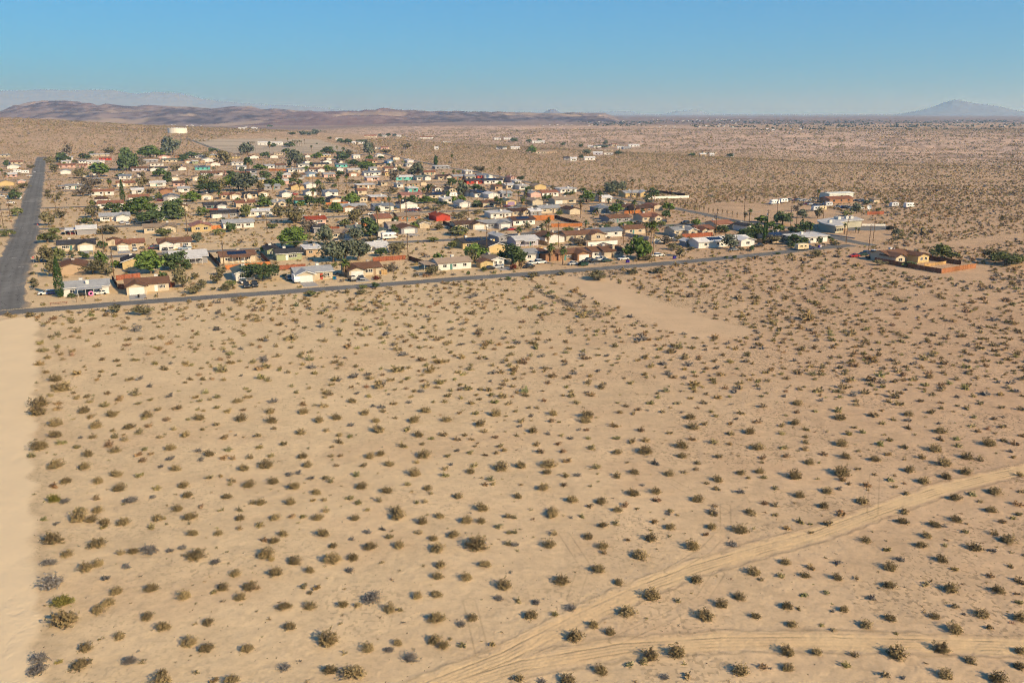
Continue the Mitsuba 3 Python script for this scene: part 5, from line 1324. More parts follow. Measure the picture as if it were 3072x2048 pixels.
def palm(crop, x, y, ytop, w, dead=False):
    q = GC(crop, x, y); q[2] = float(height(q[0], q[1])); d = dist(q); s = CROPS[crop][2]
    R = w / 2 / s / F * d; hh = max((y - ytop) / s / F * d * 1.02 - R * .55, 1.0)
    var = int(x) % 3; r = random.Random(int(x + 3 * y))
    a, b = palm_meshes(var, dead)
    key = numbered('small_palm' if dead else 'fan_palm'); yaw = r.uniform(0, 6)
    M = T().translate([q[0], q[1], q[2] + hh]).rotate([0, 0, 1], math.degrees(yaw)).scale([R, R, R])
    lean = (r.random() - .5) * .3
    add(key, 'trunk', cply(tube([(lean, 0, -.2), (lean * .6, 0, hh * .35), (0, 0, hh)], [.36 if hh > 4 else .24, .26 if hh > 4 else .2, .17], 8), 'wood', (.24, .17, .11), to_world=T().translate([q[0], q[1], q[2]])))
    g = (.085, .115, .035) if not dead else (.20, .15, .075)
    add(key, 'fronds', {**PPLY.setdefault((var, dead, 0), cply(a, 'leaf', g)), 'to_world': M})
    add(key, 'dead_fronds', {**PPLY.setdefault((var, dead, 1), cply(b, 'leaf', (.27, .185, .10))), 'to_world': M})
    THINGS.append((key, 'small withered palm in a row' if dead else ('tall slender fan palm' if hh > 8 else 'bushy fan palm'), 'palm', q, None))
PALMS = [('P3', 640, 990, 740, 190), ('P3', 1325, 430, 250, 130), ('P3', 1370, 445, 300, 110), ('P3', 1100, 292, 10, 110), ('P4', 970, 692, 560, 125), ('P4', 1300, 652, 510, 100), ('P4', 1365, 640, 470, 100), ('P4', 1392, 620, 430, 95), ('P4', 1385, 800, 640, 115),
         ('P4', 1420, 1052, 800, 165), ('P4', 1590, 1105, 840, 160), ('P4', 1000, 1160, 960, 170), ('P4', 1918, 612, 470, 100), ('P4', 1850, 382, 190, 110), ('P4', 650, 292, 145, 105), ('P4', 720, 302, 165, 110), ('P4', 1030, 255, 145, 115), ('P4', 970, 205, 65, 65), ('P4', 1075, 142, 35, 85),
         ('P4', 2110, 262, 60, 130), ('P4', 2070, 392, 300, 135), ('P5', 712, 1100, 600, 150), ('P5', 752, 1085, 590, 140), ('P5', 655, 822, 590, 120), ('P5', 450, 242, 0, 90), ('P5', 482, 482, 285, 110), ('P5', 600, 495, 400, 95), ('P5', 250, 322, 265, 85), ('P5', 130, 335, 255, 85),
         ('P5', 2042, 582, 455, 80), ('P5', 2110, 592, 415, 85), ('P6', 1330, 765, 620, 60), ('P6', 955, 310, 145, 75), ('P6', 1290, 282, 220, 55), ('P6', 1150, 922, 820, 85), ('P6', 1490, 742, 670, 45), ('P6', 1535, 750, 685, 45), ('Q3', 1180, 902, 645, 135), ('Q3', 1405, 1002, 800, 115), ('Q3', 1062, 1225, 920, 110),
         ('Q3', 700, 855, 680, 120), ('Q3', 642, 195, -10, 85), ('Q3', 1380, 152, 40, 55), ('Q3', 1835, 212, 55, 55), ('Q3', 1942, 210, 75, 85), ('Q3', 1862, 905, 575, 100), ('Q3', 2012, 905, 575, 95), ('Q3', 250, 442, 285, 110), ('Q4', 490, 1262, 1110, 135), ('Q4', 890, 1252, 910, 115), ('Q4', 690, 1062, 930, 120),
         ('Q4', 1300, 885, 775, 120), ('Q4', 1382, 875, 725, 140), ('Q4', 1435, 885, 715, 125), ('Q4', 920, 292, 145, 65), ('Q4', 1800, 442, 200, 75), ('Q4', 1832, 545, 465, 85), ('Q4', 1782, 765, 630, 105), ('Q4', 1925, 745, 645, 85), ('Q5', 580, 345, 125, 90), ('Q2', 1822, 985, 845, 115), ('Q2', 1250, 745, 625, 135),
         ('Q1', 1932, 792, 635, 125), ('Q1', 100, 605, 525, 85), ('Q1', 40, 560, 470, 60), ('S', 374, 478, 452, 22), ('S', 478, 480, 455, 20), ('S', 627, 510, 468, 16), ('S', 322, 545, 487, 40)] + [('S', 525 + i * 15, 522, 475 + 4 * (i % 2), 20) for i in range(6)] + [('S', 132 + i * 17, 515, 487, 18) for i in range(4)]
for p in PALMS: palm(*p)
for x, y in [(1090, 345), (1140, 388), (1208, 395), (1270, 410), (1340, 432), (1400, 435), (1467, 447), (1530, 458), (1595, 472), (1660, 482), (1725, 492), (1795, 504), (1866, 520), (1935, 530)]: palm('P5', x, y, y - 82 + 10 * random.random(), 44, True)
for x in range(1030, 1620, 65): palm('P5', x + 10 * random.random(), 332, 272 + 8 * random.random(), 40, True)
for x, y in [(1800, 312), (1930, 305), (2050, 310), (2120, 305), (2185, 305), (2250, 300)]: palm('P5', x, y, y - 55, 38, True)
for x, y in [(60, 310), (130, 300), (250, 265), (200, 280)]: palm('P6', x, y, y - 60, 42, True)

# ------------------------------------------------------------------ farm houses out in the scrub, and the far settlements
def far_house(crop, x0, x1, y, roof, wall, hh=3.4, name='farm_house', phrase=None, group=None):
    q = GC(crop, x0, y); d = dist(q); s = CROPS[crop][2]; W = max((x1 - x0) / s / F * d, 6.0); q[2] -= .4
    key = numbered(name); M = xform(q, random.uniform(-.1, .15)); D = min(9.0, W * .8)
    add(key, 'wall', cply(flat(*extrude([(0, 0), (D, 0), (D, hh), (D / 2, hh + 1.2), (0, hh)], 0, W, 0)), 'paint', WALL[wall], to_world=M))
    add(key, 'roof', cply(flat(*chevron(D / 2, D / 2, .6, hh + .02, 1.2, .2, -.5, W + .5, 0)), 'roofing', ROOF[roof], to_world=M))
    if group is None:
        add(key, 'window', cply(flat(*join([box(W * f, W * f + 1.6, -.05, .02, 1.0, 2.4) for f in ((.2, .55, .8) if W > 14 else (.3, .6))])), 'glass', (0, 0, 0), to_world=M))
        THINGS.append((key, phrase or f'{WNAME[wall]} farmhouse with {RNAME[roof]} roof', 'house', q, None))
    else:
        THINGS.append((key, f'tiny {WNAME[wall]} {RNAME[roof]}-roofed house', 'house', q, group))
    if q[1] < 1490: clear_box(q, 0, -2, W + 2, -6, D + 2)
for a in [('S', 1155, 1255, 448, 'rd', 'cr', 4), ('S', 1315, 1345, 444, 'gy', 'wt'), ('S', 1440, 1475, 444, 'wh', 'wt'), ('S', 1645, 1755, 460, 'rs', 'wt', 4), ('S', 1850, 1910, 494, 'tn', 'wt'), ('S', 900, 955, 474, 'wh', 'cr'), ('S', 1045, 1075, 506, 'wh', 'wt'), ('S', 1080, 1160, 504, 'gy', 'wt'), ('S', 1250, 1300, 550, 'tn', 'wt'), ('S', 1300, 1360, 553, 'rs', 'pk'), ('S', 2300, 2352, 470, 'gy', 'tn'), ('S', 1775, 1800, 555, 'wh', 'wt'), ('S', 2330, 2380, 556, 'dk', 'gy'),
          ('S', 215, 320, 516, 'wh', 'wt', 5), ('S', 325, 420, 513, 'wh', 'wt', 4), ('R', 262, 350, 494, 'gn', 'wt'), ('R', 390, 465, 494, 'wh', 'wt'), ('R', 610, 700, 532, 'tn', 'cr'), ('R', 710, 795, 530, 'tn', 'tn'), ('R', 860, 905, 590, 'dk', 'gy'), ('R', 915, 970, 596, 'wh', 'wt'), ('R', 1040, 1130, 590, 'wh', 'wt'), ('R', 1115, 1195, 543, 'wh', 'lv'), ('R', 1210, 1290, 542, 'tn', 'wt'), ('R', 1070, 1110, 480, 'wh', 'wt'), ('R', 1120, 1245, 480, 'gn', 'wt'), ('R', 1280, 1325, 466, 'rs', 'cr'), ('R', 1430, 1520, 472, 'wh', 'wt'), ('R', 1215, 1285, 512, 'tn', 'cr'), ('R', 1380, 1450, 495, 'gy', 'gy'), ('R', 2085, 2150, 532, 'br', 'cr'), ('R', 2150, 2200, 534, 'tn', 'cr'), ('R', 2060, 2110, 556, 'wh', 'tn'), ('R', 2145, 2180, 556, 'wh', 'wt'), ('R', 2320, 2352, 560, 'gy', 'wt'), ('R', 245, 300, 412, 'wh', 'wt'), ('R', 330, 390, 412, 'wh', 'wt'), ('R', 580, 625, 440, 'wh', 'wt'), ('R', 630, 685, 438, 'wh', 'wt'), ('R', 845, 870, 455, 'dk', 'gy'), ('R', 1330, 1380, 490, 'wh', 'wt')]:
    far_house(*a)
GRP = 'tiny pale houses scattered on the far plain'
fr = np.random.default_rng(5)
for n, (x0, x1, y0, y1) in [(34, (1640, 2340, 228, 252)), (14, (900, 1600, 240, 262)), (10, (640, 960, 276, 290)), (10, (1040, 1560, 268, 294)), (12, (1660, 2340, 290, 302)), (8, (420, 560, 232, 242)), (16, (2300, 4900, 232, 262)), (16, (2200, 4900, 268, 300)), (8, (2400, 3400, 300, 330))]:
    for i in range(n):
        x, y = fr.uniform(x0, x1), fr.uniform(y0, y1)
        if full('R', x, y)[0] > 3060: continue
        far_house('R', x, x + fr.uniform(5, 11), y, ['wh', 'gy', 'tn', 'br'][fr.integers(4)], ['wt', 'tn', 'cr', 'tn'][fr.integers(4)], 2.2, 'plain_house', 'tiny pale house far off on the desert plain', GRP)
for i in range(22):
    x = fr.uniform(1480, 1960); far_house('T', x, x + fr.uniform(4, 8), fr.uniform(330, 352), 'wh', 'wt', 2.8, 'plain_house', 'tiny pale house far off on the desert plain', GRP)
for i in range(10):
    x = fr.uniform(40, 300); far_house('S', x, x + fr.uniform(4, 8), fr.uniform(362, 376), 'wh', 'wt', 2.8, 'plain_house', 'tiny pale house far off on the desert plain', GRP)
# ------------------------------------------------------------------ desert scrub: the nearest 300 plants one by one, the rest as one mesh each
BUSH = '''
A 400,60,70,g 515,100,70,g 710,40,190 840,65,120 960,85,110 950,130,80,g 1130,85,140 1440,50,120 1510,55,50 1390,135,80,g 1745,35,140 2200,45,110 2200,145,70 1775,185,110 2005,185,105 490,240,200 885,280,170 610,380,120 460,445,140,g 1105,370,90,g 1230,350,110 1385,330,180,g 1570,345,90 1675,320,85 1790,385,210 1975,450,110,g 905,465,120 795,505,140 1160,490,90,y 485,635,230,g 980,600,95 1075,720,120 1390,690,140 2155,560,115 1700,760,140 2045,690,120 1970,725,80 2290,680,150 2205,775,130 575,810,200,y 990,820,140 895,890,140 600,970,250 1345,950,140 1500,1040,150 1905,1005,120 1105,1130,120 780,1240,130 1730,1190,160 1890,1235,160 2265,1240,140 375,1330,180,g 330,1440,190,g 535,1370,70 735,1385,180 1190,1350,160,g 1480,1480,110 1500,1545,190 1960,1540,90 2120,1530,160
B 170,40,120 330,30,85 430,35,80 570,40,130 910,50,105 1290,25,170 1525,80,130 1685,25,120 1920,65,160 2065,75,120 2310,30,110 35,110,100 250,190,120 620,185,140 1020,175,95 1165,150,80 1485,175,100 1800,195,150 2220,125,105 2325,180,80 75,245,90 165,255,110 880,245,65 1225,220,90 1625,235,110 705,300,105 1040,305,150 1310,300,140 1645,320,190 2010,290,270 2310,280,110 90,380,170 140,430,80,g 350,445,140 690,420,190 895,405,130 855,525,110,g 495,525,105 180,545,150 1680,480,130 2095,465,150 1665,585,130 1930,590,150 2265,665,190 445,670,90 550,690,90,g 495,735,70,g 10,690,80 1045,770,240,g 1475,765,125 1650,740,140 2225,780,115,g 260,850,150 495,855,140 800,840,120 930,850,90 1215,885,150 1320,890,80,g 1640,960,200 1985,960,140 1885,1020,115,g 310,1040,130 660,1165,220 1030,1240,140 1215,1250,115,g 1300,1190,110 1620,1165,160 1710,1215,140 1780,1160,60 1890,1215,110 2170,1210,90 1415,1330,170,g 265,1415,130,g 680,1435,160 890,1450,250 2340,1520,60
C 10,40,80 350,15,170 635,35,85 1425,10,90 1510,20,60 1830,8,130 2180,10,130 820,110,130 940,95,110 1295,85,100 1430,130,140 1810,125,160 2070,155,220 20,180,80 375,190,110 690,215,150 1250,235,160 1765,200,90 20,290,100 330,290,160 820,305,150 830,365,90,g 1140,385,220 1640,305,200 2010,285,160,g 770,510,190 1060,250,80 440,620,200 960,640,140 1660,610,190 2200,540,200 2270,610,90 1260,755,240 1510,810,90 2060,770,180 1900,840,180 50,810,100,g 205,820,120,g 530,870,150,g 150,935,170 390,930,110 1020,900,220 1750,940,240 2220,945,150 735,1025,150 890,1095,140 545,1130,210 1250,1310,210 1190,1370,120,g 1490,1280,240 800,1440,190 1070,1390,120,g 50,1520,130 265,1545,120,g 490,1535,200 1390,1505,130,g 1590,1505,120,d 2070,1450,230 2290,1410,130
D 50,20,90 655,15,130 280,85,120 380,105,70 160,140,130 530,100,140 385,180,90 1210,75,170 1240,5,100 1710,60,160 1510,105,170 1610,125,80 2290,15,100 2140,80,110 2230,50,90 1800,175,110 1440,210,150 880,250,160 2060,190,130 2160,245,200 1380,295,160 1610,300,80 1870,320,200 2050,345,120 1070,340,110 140,455,150 620,460,120 375,505,120,g 1190,430,130 1570,425,160 1090,505,180 2340,390,60 2215,495,80 1700,515,120 100,580,130 320,575,150 620,595,150 2020,580,120 1080,660,190 2290,630,140 1420,655,130 1640,695,200 2090,710,170 2280,745,80 310,755,110 520,730,100 140,850,190 270,885,80 940,785,130 670,885,150 580,905,70,g 2290,820,120 1700,860,110,g 1940,930,200 1790,930,60 1100,965,160 1510,950,150 860,1025,190 190,1025,160 480,1030,90 580,1075,90 2280,960,180 1690,1070,220 2020,1055,100,g 1160,1105,80,d 150,1270,230 420,1275,170 770,1305,130 1130,1290,270 1560,1250,220 2290,1270,150 1830,1360,160 690,1400,140,g 150,1420,190 2280,1410,150 1060,1490,140 1230,1515,80 1600,1490,200 2070,1525,220 10,1430,50
E 365,560,180 355,640,165 530,560,90 525,615,80 465,495,65 710,510,80 795,500,80 825,550,65 780,630,115 830,690,80 515,745,140 880,770,125 515,850,130 570,925,95 370,950,180 290,1045,80 705,965,80 740,880,55 845,870,90 510,1130,150 770,1145,120 815,1030,110 600,1275,115 500,1325,95 910,1275,110 500,1440,130,y 590,1460,110,g 885,1430,90 890,1545,110 725,1545,100 985,470,75 1095,525,95 960,580,100 1275,560,80 1385,530,65 1035,665,110 1090,645,40 1350,675,110 1325,705,60 1455,620,80 1625,605,95 1530,710,85 1725,712,50 1835,695,120 1185,775,125 1370,772,80 1275,828,90 1035,815,65 1055,870,80 1140,895,95 1140,852,45 1475,870,80 1595,800,70 1700,855,100 1865,805,60,g 1995,755,85 2210,705,125 2090,635,90 2240,620,75 1995,600,70 1840,540,65 1930,530,55 2000,505,75 2180,540,110 1815,622,45 1865,630,55 1000,945,100 1060,995,110 1325,985,70 1390,1025,75,g 1265,1035,85 1305,1085,95 1565,970,115 1570,1070,95 1475,1145,65,g 1615,1160,115 1830,1000,80,g 1930,1025,115 2060,875,95 2095,985,95 2055,1065,90 2135,1070,75 1845,1080,75 2300,1060,85 2245,1160,110 1075,1210,125 1290,1220,95 1095,1345,130 1440,1340,95 1680,1315,120 1930,1240,90 2030,1235,50 2135,1275,80 2110,1310,55 2285,1310,130 1195,1445,145,g 1135,1490,40 1405,1420,75 1720,1405,115 2085,1415,110 1845,1515,70 1640,1530,110 2320,1475,80 2205,1545,80 2165,858,40 2240,875,35 2340,865,50 385,75,100 440,145,75 355,200,95 430,275,80 515,340,120 570,420,180 375,10,80
F 165,540,95 135,635,115 150,720,120 170,795,65 25,860,80 25,965,90 430,565,95 435,640,115 620,585,100 580,720,115 745,690,125 410,830,110 645,810,80 865,760,90 760,855,80 865,865,75 885,540,105 990,650,115 1075,590,60 1155,600,80 1165,635,85 1255,565,85 1400,555,70 1105,720,105 1275,695,70 1440,715,140 1550,625,135 1625,553,60 1725,548,75 1760,490,105 1880,518,65 2045,525,70 1975,560,95 2180,550,100 2310,565,90 1870,650,70 2010,655,85 2195,660,140 2295,680,55 1745,710,125 2045,750,135 2085,815,100 1125,805,150 1380,805,95 1495,850,120 1710,850,100 1605,885,75 1910,855,80 1845,895,85 1980,895,75 2190,870,85 1520,935,75 2030,930,50 2010,958,55 260,935,90 770,920,95 700,960,65 480,980,35 1350,955,105 1845,995,75 1960,1015,85 2235,955,95 2275,995,80 2205,1018,80 2105,1040,65 135,1045,85 425,1045,120 685,1045,70 775,1040,75 1040,1050,115 1145,1025,110 1525,1035,160 1760,1045,85 90,1130,150 470,1130,115 740,1135,60 985,1130,95 1225,1115,120 1475,1105,75 1740,1160,85 1785,1125,65 1995,1135,90 1970,1185,115 2230,1150,175 2240,1108,65 305,1210,95 395,1205,70,g 510,1245,90 640,1245,95 680,1280,80 915,1220,95 1455,1205,145 1735,1225,90 165,1275,125 350,1320,140 555,1375,110 965,1325,130 1200,1360,130 1395,1305,95 1565,1340,110 1605,1390,65 2145,1260,105 2095,1305,90 2170,1305,70 1845,1415,115 45,1475,110 320,1470,115 520,1455,60 630,1450,80 855,1430,95 935,1475,95 1125,1455,85,g 1470,1475,65 1550,1465,85,g 2070,1515,180 1285,1545,150 640,1550,90 1025,1540,65
G 585,555,110 290,540,75 150,600,75 225,605,70 25,635,70 370,655,120 165,680,70 80,725,100 60,775,70 675,670,180 660,720,150 355,725,95 430,738,50 175,815,120 605,808,60 670,805,90 40,860,70 325,845,65 445,860,70 525,885,75 690,885,80 930,770,115 985,645,100 965,558,65 1040,590,70 1145,620,85 1105,660,75 1240,630,55 1370,640,80 1255,560,105 1330,508,80 1500,560,105 1450,605,50 1690,605,80 1745,555,125 1625,515,90 1870,510,110 1820,640,80 1860,680,95 1550,648,60 1610,685,155 1640,775,180 1755,755,90 2090,655,110 2050,708,70 2230,730,130 2290,590,120 1990,750,90 1440,835,90 1170,810,115 945,880,105 1085,915,115 1205,900,125 1645,895,100 1840,920,130 1985,840,110 2160,825,160 1540,945,190 1985,935,100 2230,965,170 215,940,100 415,935,90 715,970,120 255,1005,115 460,1005,95 950,1010,125 1205,1000,190 1540,1045,140 1885,1050,125 2285,1065,95 2285,1105,85 490,1090,115 320,1120,200 75,1135,135 765,1145,120 1050,1108,55 1305,1115,120 1695,1110,115 310,1190,135 1110,1190,140 1420,1210,140 1565,1190,110 1680,1165,90 2080,1200,140 2250,1185,140 485,1230,100 585,1220,100,g 950,1230,115 780,1212,45 1875,1260,160 1780,1295,85 2165,1250,80 2300,1240,110 80,1310,60 270,1335,150 470,1310,95 715,1325,55 1190,1315,70 1100,1385,170 1310,1370,150 1865,1345,125 2085,1375,130 50,1415,120 535,1445,150 795,1460,160 705,1505,100 1310,1450,110 1680,1445,165 1025,1500,100 1140,1530,65 1850,1505,85 2310,1480,110 955,1540,130 350,1550,150 1440,1555,100 1830,1560,130 2170,1555,150
H 795,540,100 795,575,115 240,560,160 475,540,80 1090,545,110 1190,570,130 1390,540,110 1580,560,80 1730,585,80 1810,610,110 1940,565,100 2135,600,95 2320,620,120 615,630,140 415,635,80 250,645,90 155,675,60 640,695,170 940,670,140 1030,630,75 1260,660,150 1480,645,120 1580,610,80 1690,640,60 1870,690,90 2065,705,90 220,740,150 110,770,95 1025,745,110 1140,715,80 1270,715,120 1560,750,70 335,805,100 775,785,85 850,830,100 725,845,120 1275,790,110 1555,815,170 1850,770,105 2140,775,115 2005,800,75 1910,820,100 2080,840,60 110,840,120 530,825,60 330,870,90 325,915,130 645,935,175 1105,900,100 1010,935,130 1570,895,110 1710,890,110 1720,950,120 2010,930,190 2145,905,95 2250,935,110 2320,860,100 120,970,115 320,985,115 1235,965,130 1510,985,190 820,1000,80 485,1025,130 145,1045,120 690,1050,150 1080,1030,110 960,1075,150 1390,1060,120 1240,1080,60 1800,1055,170 1930,1080,110 1590,1110,200 2215,1005,85 2240,1060,70 350,1105,150 460,1110,60 815,1165,95 1265,1175,160 1780,1190,170 640,1200,240 220,1230,210 965,1215,80 1620,1235,160 1395,1275,180 1100,1265,110 660,1265,120 730,1305,70 885,1315,130 1155,1330,95 1240,1300,55 50,1340,110 510,1365,170 640,1350,85 1255,1395,95 270,1410,150 830,1460,190 2040,1370,190 1850,1395,120 1690,1430,170 1930,1465,90 2310,1375,90 2280,1490,130 50,1500,110 480,1500,170 2020,1540,150 1240,1550,120 650,1560,100 2300,1225,110
'''
PLANTS = []      # (x, y, width in metres, kind)
for line in BUSH.strip().splitlines():
    c, *items = line.split()
    for it in items:
        q = it.split(','); x, y, w = map(float, q[:3]); kind = q[3] if len(q) > 3 else 'o'
        fx, fy = full(c, x, y)
        right = np.clip((fx - 900) / 1500, 0, 1)
        w *= 1 - 0.30 * right                       # on the right the width read off the picture includes the shadow
        fx += right * w * .22 / 3.0625
        P = G(fx, fy + w / 3.0625 * .16); d = dist(P)
        PLANTS.append((P[0], P[1], w / 3.0625 / F * d * 0.97, kind, d))

def bush_mesh(seed, twigs, leaves, spread=1.0):
    """Twigs that fan out from the foot, and leaf tufts along their outer halves: unit width, about 0.6 high. Returns two meshes."""
    r = np.random.default_rng(seed)
    a = r.uniform(0, 2 * np.pi, twigs); el = np.arcsin(r.uniform(.10, .98, twigs) ** .8); L = r.uniform(.34, .56, twigs) * (1 + .2 * np.cos(a - r.uniform(0, 6)))
    d = np.column_stack([np.cos(a) * np.cos(el), np.sin(a) * np.cos(el), np.sin(el)])
    foot = np.column_stack([r.normal(0, .03, (twigs, 2)), np.full(twigs, -.02)])
    tip = foot + d * L[:, None]; tip[:, 2] = np.maximum(tip[:, 2], .02)
    side = np.cross(d, r.normal(size=(twigs, 3))); side /= np.linalg.norm(side, axis=1, keepdims=True)
    tv = np.stack([foot - side * .010, foot + side * .010, tip], 1).reshape(-1, 3)
    tf = np.arange(twigs * 3).reshape(-1, 3)
    k = r.integers(0, twigs, leaves); t = r.uniform(.38, 1.06, leaves)[:, None]
    c = foot[k] + (tip[k] - foot[k]) * t + r.normal(0, .022, (leaves, 3)); c[:, 2] = np.maximum(c[:, 2], .015)
    n = r.normal(size=(leaves, 3)) + d[k] * .8 + [0, 0, .3]; n /= np.linalg.norm(n, axis=1, keepdims=True)
    u = d[k] + .5 * r.normal(size=(leaves, 3)); u -= n * (u * n).sum(1, keepdims=True); u /= np.linalg.norm(u, axis=1, keepdims=True); w = np.cross(n, u)
    s = (r.uniform(.030, .062, leaves) * spread)[:, None]
    lv = np.stack([c - u * s - w * s * .5, c + u * s * 1.3, c - u * s * .6 + w * s * .8], 1).reshape(-1, 3)
    lf = np.arange(leaves * 3).reshape(-1, 3)
    return (tv, tf), (lv, lf)

BC = dict(o=(.240, .182, .092), g=(.185, .168, .150), y=(.210, .190, .050), d=(.19, .155, .12))
TW = dict(o=(.190, .140, .095), g=(.19, .165, .145), y=(.15, .11, .06), d=(.22, .18, .15))
PLANTS.sort(key=lambda p: -p[2] / p[4])
BPLY = {}
BLAB = {('o', 0): 'olive-brown creosote bush, smaller one', ('o', 1): 'olive-brown creosote bush, mid-sized', ('o', 2): 'large olive-brown creosote bush'}
NEAR = PLANTS[:300]
for i, (x, y, w, kind, d) in enumerate(NEAR):
    r = random.Random(i); var = r.randrange(5)
    shade = r.randrange(3)
    if (kind, var, shade) not in BPLY:
        lo = 640 if kind in 'oy' else 420
        tw, lv = bush_mesh(10 + var, 210, 0 if kind == 'd' else lo)
        BPLY[kind, var, shade] = (cply(tw, 'leaf', TW[kind]), None if kind == 'd' else cply(lv, 'leaf', np.asarray(BC[kind]) * (.80, 1.0, 1.25)[shade]))
    a, b = BPLY[kind, var, shade]
    flat_ = 1.0 if kind != 'g' else .85
    M = T().translate([x, y, 0]).rotate([0, 0, 1], r.uniform(0, 360)).scale([w, w * r.uniform(.8, 1.0), w * r.uniform(.78, 1.08) * flat_])
    key = numbered({'o': 'creosote_bush', 'y': 'creosote_bush', 'g': 'grey_shrub', 'd': 'dead_shrub'}[kind])
    add(key, 'twigs', {**a, 'to_world': M})
    if b: add(key, 'leaves', {**b, 'to_world': M})
    THINGS.append((key, {'o': ('small ' if w < 1.7 else 'large ' if w > 2.6 else '') + 'olive-brown creosote bush', 'y': 'yellow-green leafy creosote bush', 'g': 'low grey dry shrub', 'd': 'dead bleached shrub of bare twigs'}[kind], 'bush', np.array([x, y, 0.]), None))

# the rest of the scrub: scattered over the plain with the density the picture shows, thinner among the houses
def scatter(x0, x1, y0, y1, cell, keepf, seed):
    r = np.random.default_rng(seed)
    nx, ny = int((x1 - x0) / cell), int((y1 - y0) / cell)
    gx, gy = np.meshgrid(np.arange(nx), np.arange(ny))
    x = x0 + (gx + r.uniform(.02, .98, gx.shape)) * cell; y = y0 + (gy + r.uniform(.02, .98, gx.shape)) * cell
    x, y = x.ravel(), y.ravel()
    inview = np.abs(x) < .66 * y + 45
    x, y = x[inview], y[inview]
    k = r.uniform(0, 1, len(x)) < keepf(x, y)
    return x[k], y[k]
def look(m, x, y):
    i, j = (x - OX).astype(int), (y - OY).astype(int)
    ok = (i >= 0) & (i < 2200) & (j >= 0) & (j < 1500)
    return np.where(ok, m[np.clip(j, 0, 1499), np.clip(i, 0, 2199)], False)
LISTED = np.array([(p[0], p[1]) for p in PLANTS])
from scipy.spatial import cKDTree
LT = cKDTree(LISTED)
YSPLIT = float(G(1536, 1024 + 505 / 3.0625)[1])      # nearer than this every plant is listed above
def keep(x, y):
    o = look(OCC, x, y); t = look(TOWN, x, y)
    clump = meshkit.fbm(np.stack([x / 28, y / 28, 0 * x], -1), 3, 5)
    dens = np.where(x > .10 * y, .98, .86) * np.clip(.55 + 1.2 * (clump - .3), 0, 1)
    dens = np.where(t, .42 * np.clip(clump * 1.5, 0, 1), dens)
    d = LT.query(np.column_stack([x, y]))[0]
    return np.where(o | (y < YSPLIT - 1) | (d < 2.3), 0, dens)

def merge(xs, ys, ws, hs, variants, colfn, seed):
    r = np.random.default_rng(seed)
    zs = height(xs, ys)
    vs, cs, fs, n0 = [], [], [], 0
    which = r.integers(0, len(variants), len(xs)); ang = r.uniform(0, 2 * np.pi, len(xs)); col = colfn(r, len(xs))
    for k, (v, f, tw) in enumerate(variants):
        s = np.flatnonzero(which == k)
        if not len(s): continue
        c, sn = np.cos(ang[s])[:, None], np.sin(ang[s])[:, None]
        X = (c * v[None, :, 0] - sn * v[None, :, 1]) * ws[s, None] + xs[s, None]
        Y = (sn * v[None, :, 0] + c * v[None, :, 1]) * ws[s, None] + ys[s, None]
        Z = v[None, :, 2] * hs[s, None] + zs[s, None]
        vs.append(np.stack([X, Y, Z], -1).reshape(-1, 3))
        cc = np.where(tw[None, :, None], np.asarray(TW['o'])[None, None] * np.ones((len(s), 1, 1)), col[s][:, None, :])
        cs.append(cc.reshape(-1, 3))
        fs.append((f[None] + (n0 + np.arange(len(s)) * len(v))[:, None, None]).reshape(-1, 3)); n0 += len(s) * len(v)
    v, f, c = np.vstack(vs), np.vstack(fs), np.clip(np.vstack(cs), 0, .97)
    uv = np.column_stack([c[:, 0], np.round(c[:, 2] * 255) + .02 + .95 * c[:, 1]])
    return mikit.ply((v, f), 'leaf', uv=uv)

def variant(seed, tw, lv, spread):
    a, b = bush_mesh(seed, tw, lv, spread)
    m = join([a, b])
    return m[0], m[1], np.arange(len(m[0])) < len(a[0])
def colours(r, n):
    base = np.array(BC['o'])[None] * r.uniform(.80, 1.45, (n, 1)) * (1 + r.normal(0, .07, (n, 3)))
    grey = r.uniform(0, 1, n) < .14
    base[grey] = np.array(BC['g']) * r.uniform(.8, 1.2, (grey.sum(), 1))
    straw = r.uniform(0, 1, n) < .10
    base[straw] = np.array([.32, .245, .135]) * r.uniform(.7, 1.15, (straw.sum(), 1))
    return base
def stuff(name, x, y, w, variants, seed, label):
    scene[name] = merge(x, y, w, w * np.random.default_rng(seed + 1).uniform(.66, 1.0, len(x)), variants, colours, seed)
    labels[name] = {'label': label, 'category': 'scrub', 'kind': 'stuff'}

rr = np.random.default_rng(77)
rest = np.array([(p[0], p[1], p[2]) for p in PLANTS[300:]])
x1, y1 = scatter(-260, 330, 60, 330, 3.05, keep, 1)
w1 = rr.gamma(6, .215, len(x1)) + .3
x1, y1, w1 = np.r_[rest[:, 0], x1], np.r_[rest[:, 1], y1], np.r_[rest[:, 2], w1]
stuff('field_scrub', x1, y1, w1, [variant(30 + i, 30, 84, 2.3) for i in range(5)], 3, 'creosote scrub covering the sandy field farther back towards the street')
x2, y2 = scatter(-520, 560, 330, 700, 2.9, keep, 2); w2 = rr.gamma(6, .24, len(x2)) + .25
stuff('plain_scrub', x2, y2, w2, [variant(40 + i, 10, 30, 3.6) for i in range(5)], 4, 'dense desert scrub on the plain around the town')
x3, y3 = scatter(-1000, 980, 700, 1420, 4.0, keep, 6); w3 = rr.gamma(7, .26, len(x3)) + .3
stuff('distant_scrub', x3, y3, w3, [variant(50 + i, 3, 7, 6.5) for i in range(5)], 5, 'distant desert scrub beyond the town, dense and brown')
def keepfar(x, y):
    cl = meshkit.fbm(np.stack([x / 120, y / 120, 0 * x], -1), 3, 8)
    return np.clip(.05 + 1.0 * cl, 0, 1) * np.where(wash(x, y) > 0, .55, .9) * np.where(look(OCC, x, np.minimum(y, 1499)), 0, 1)
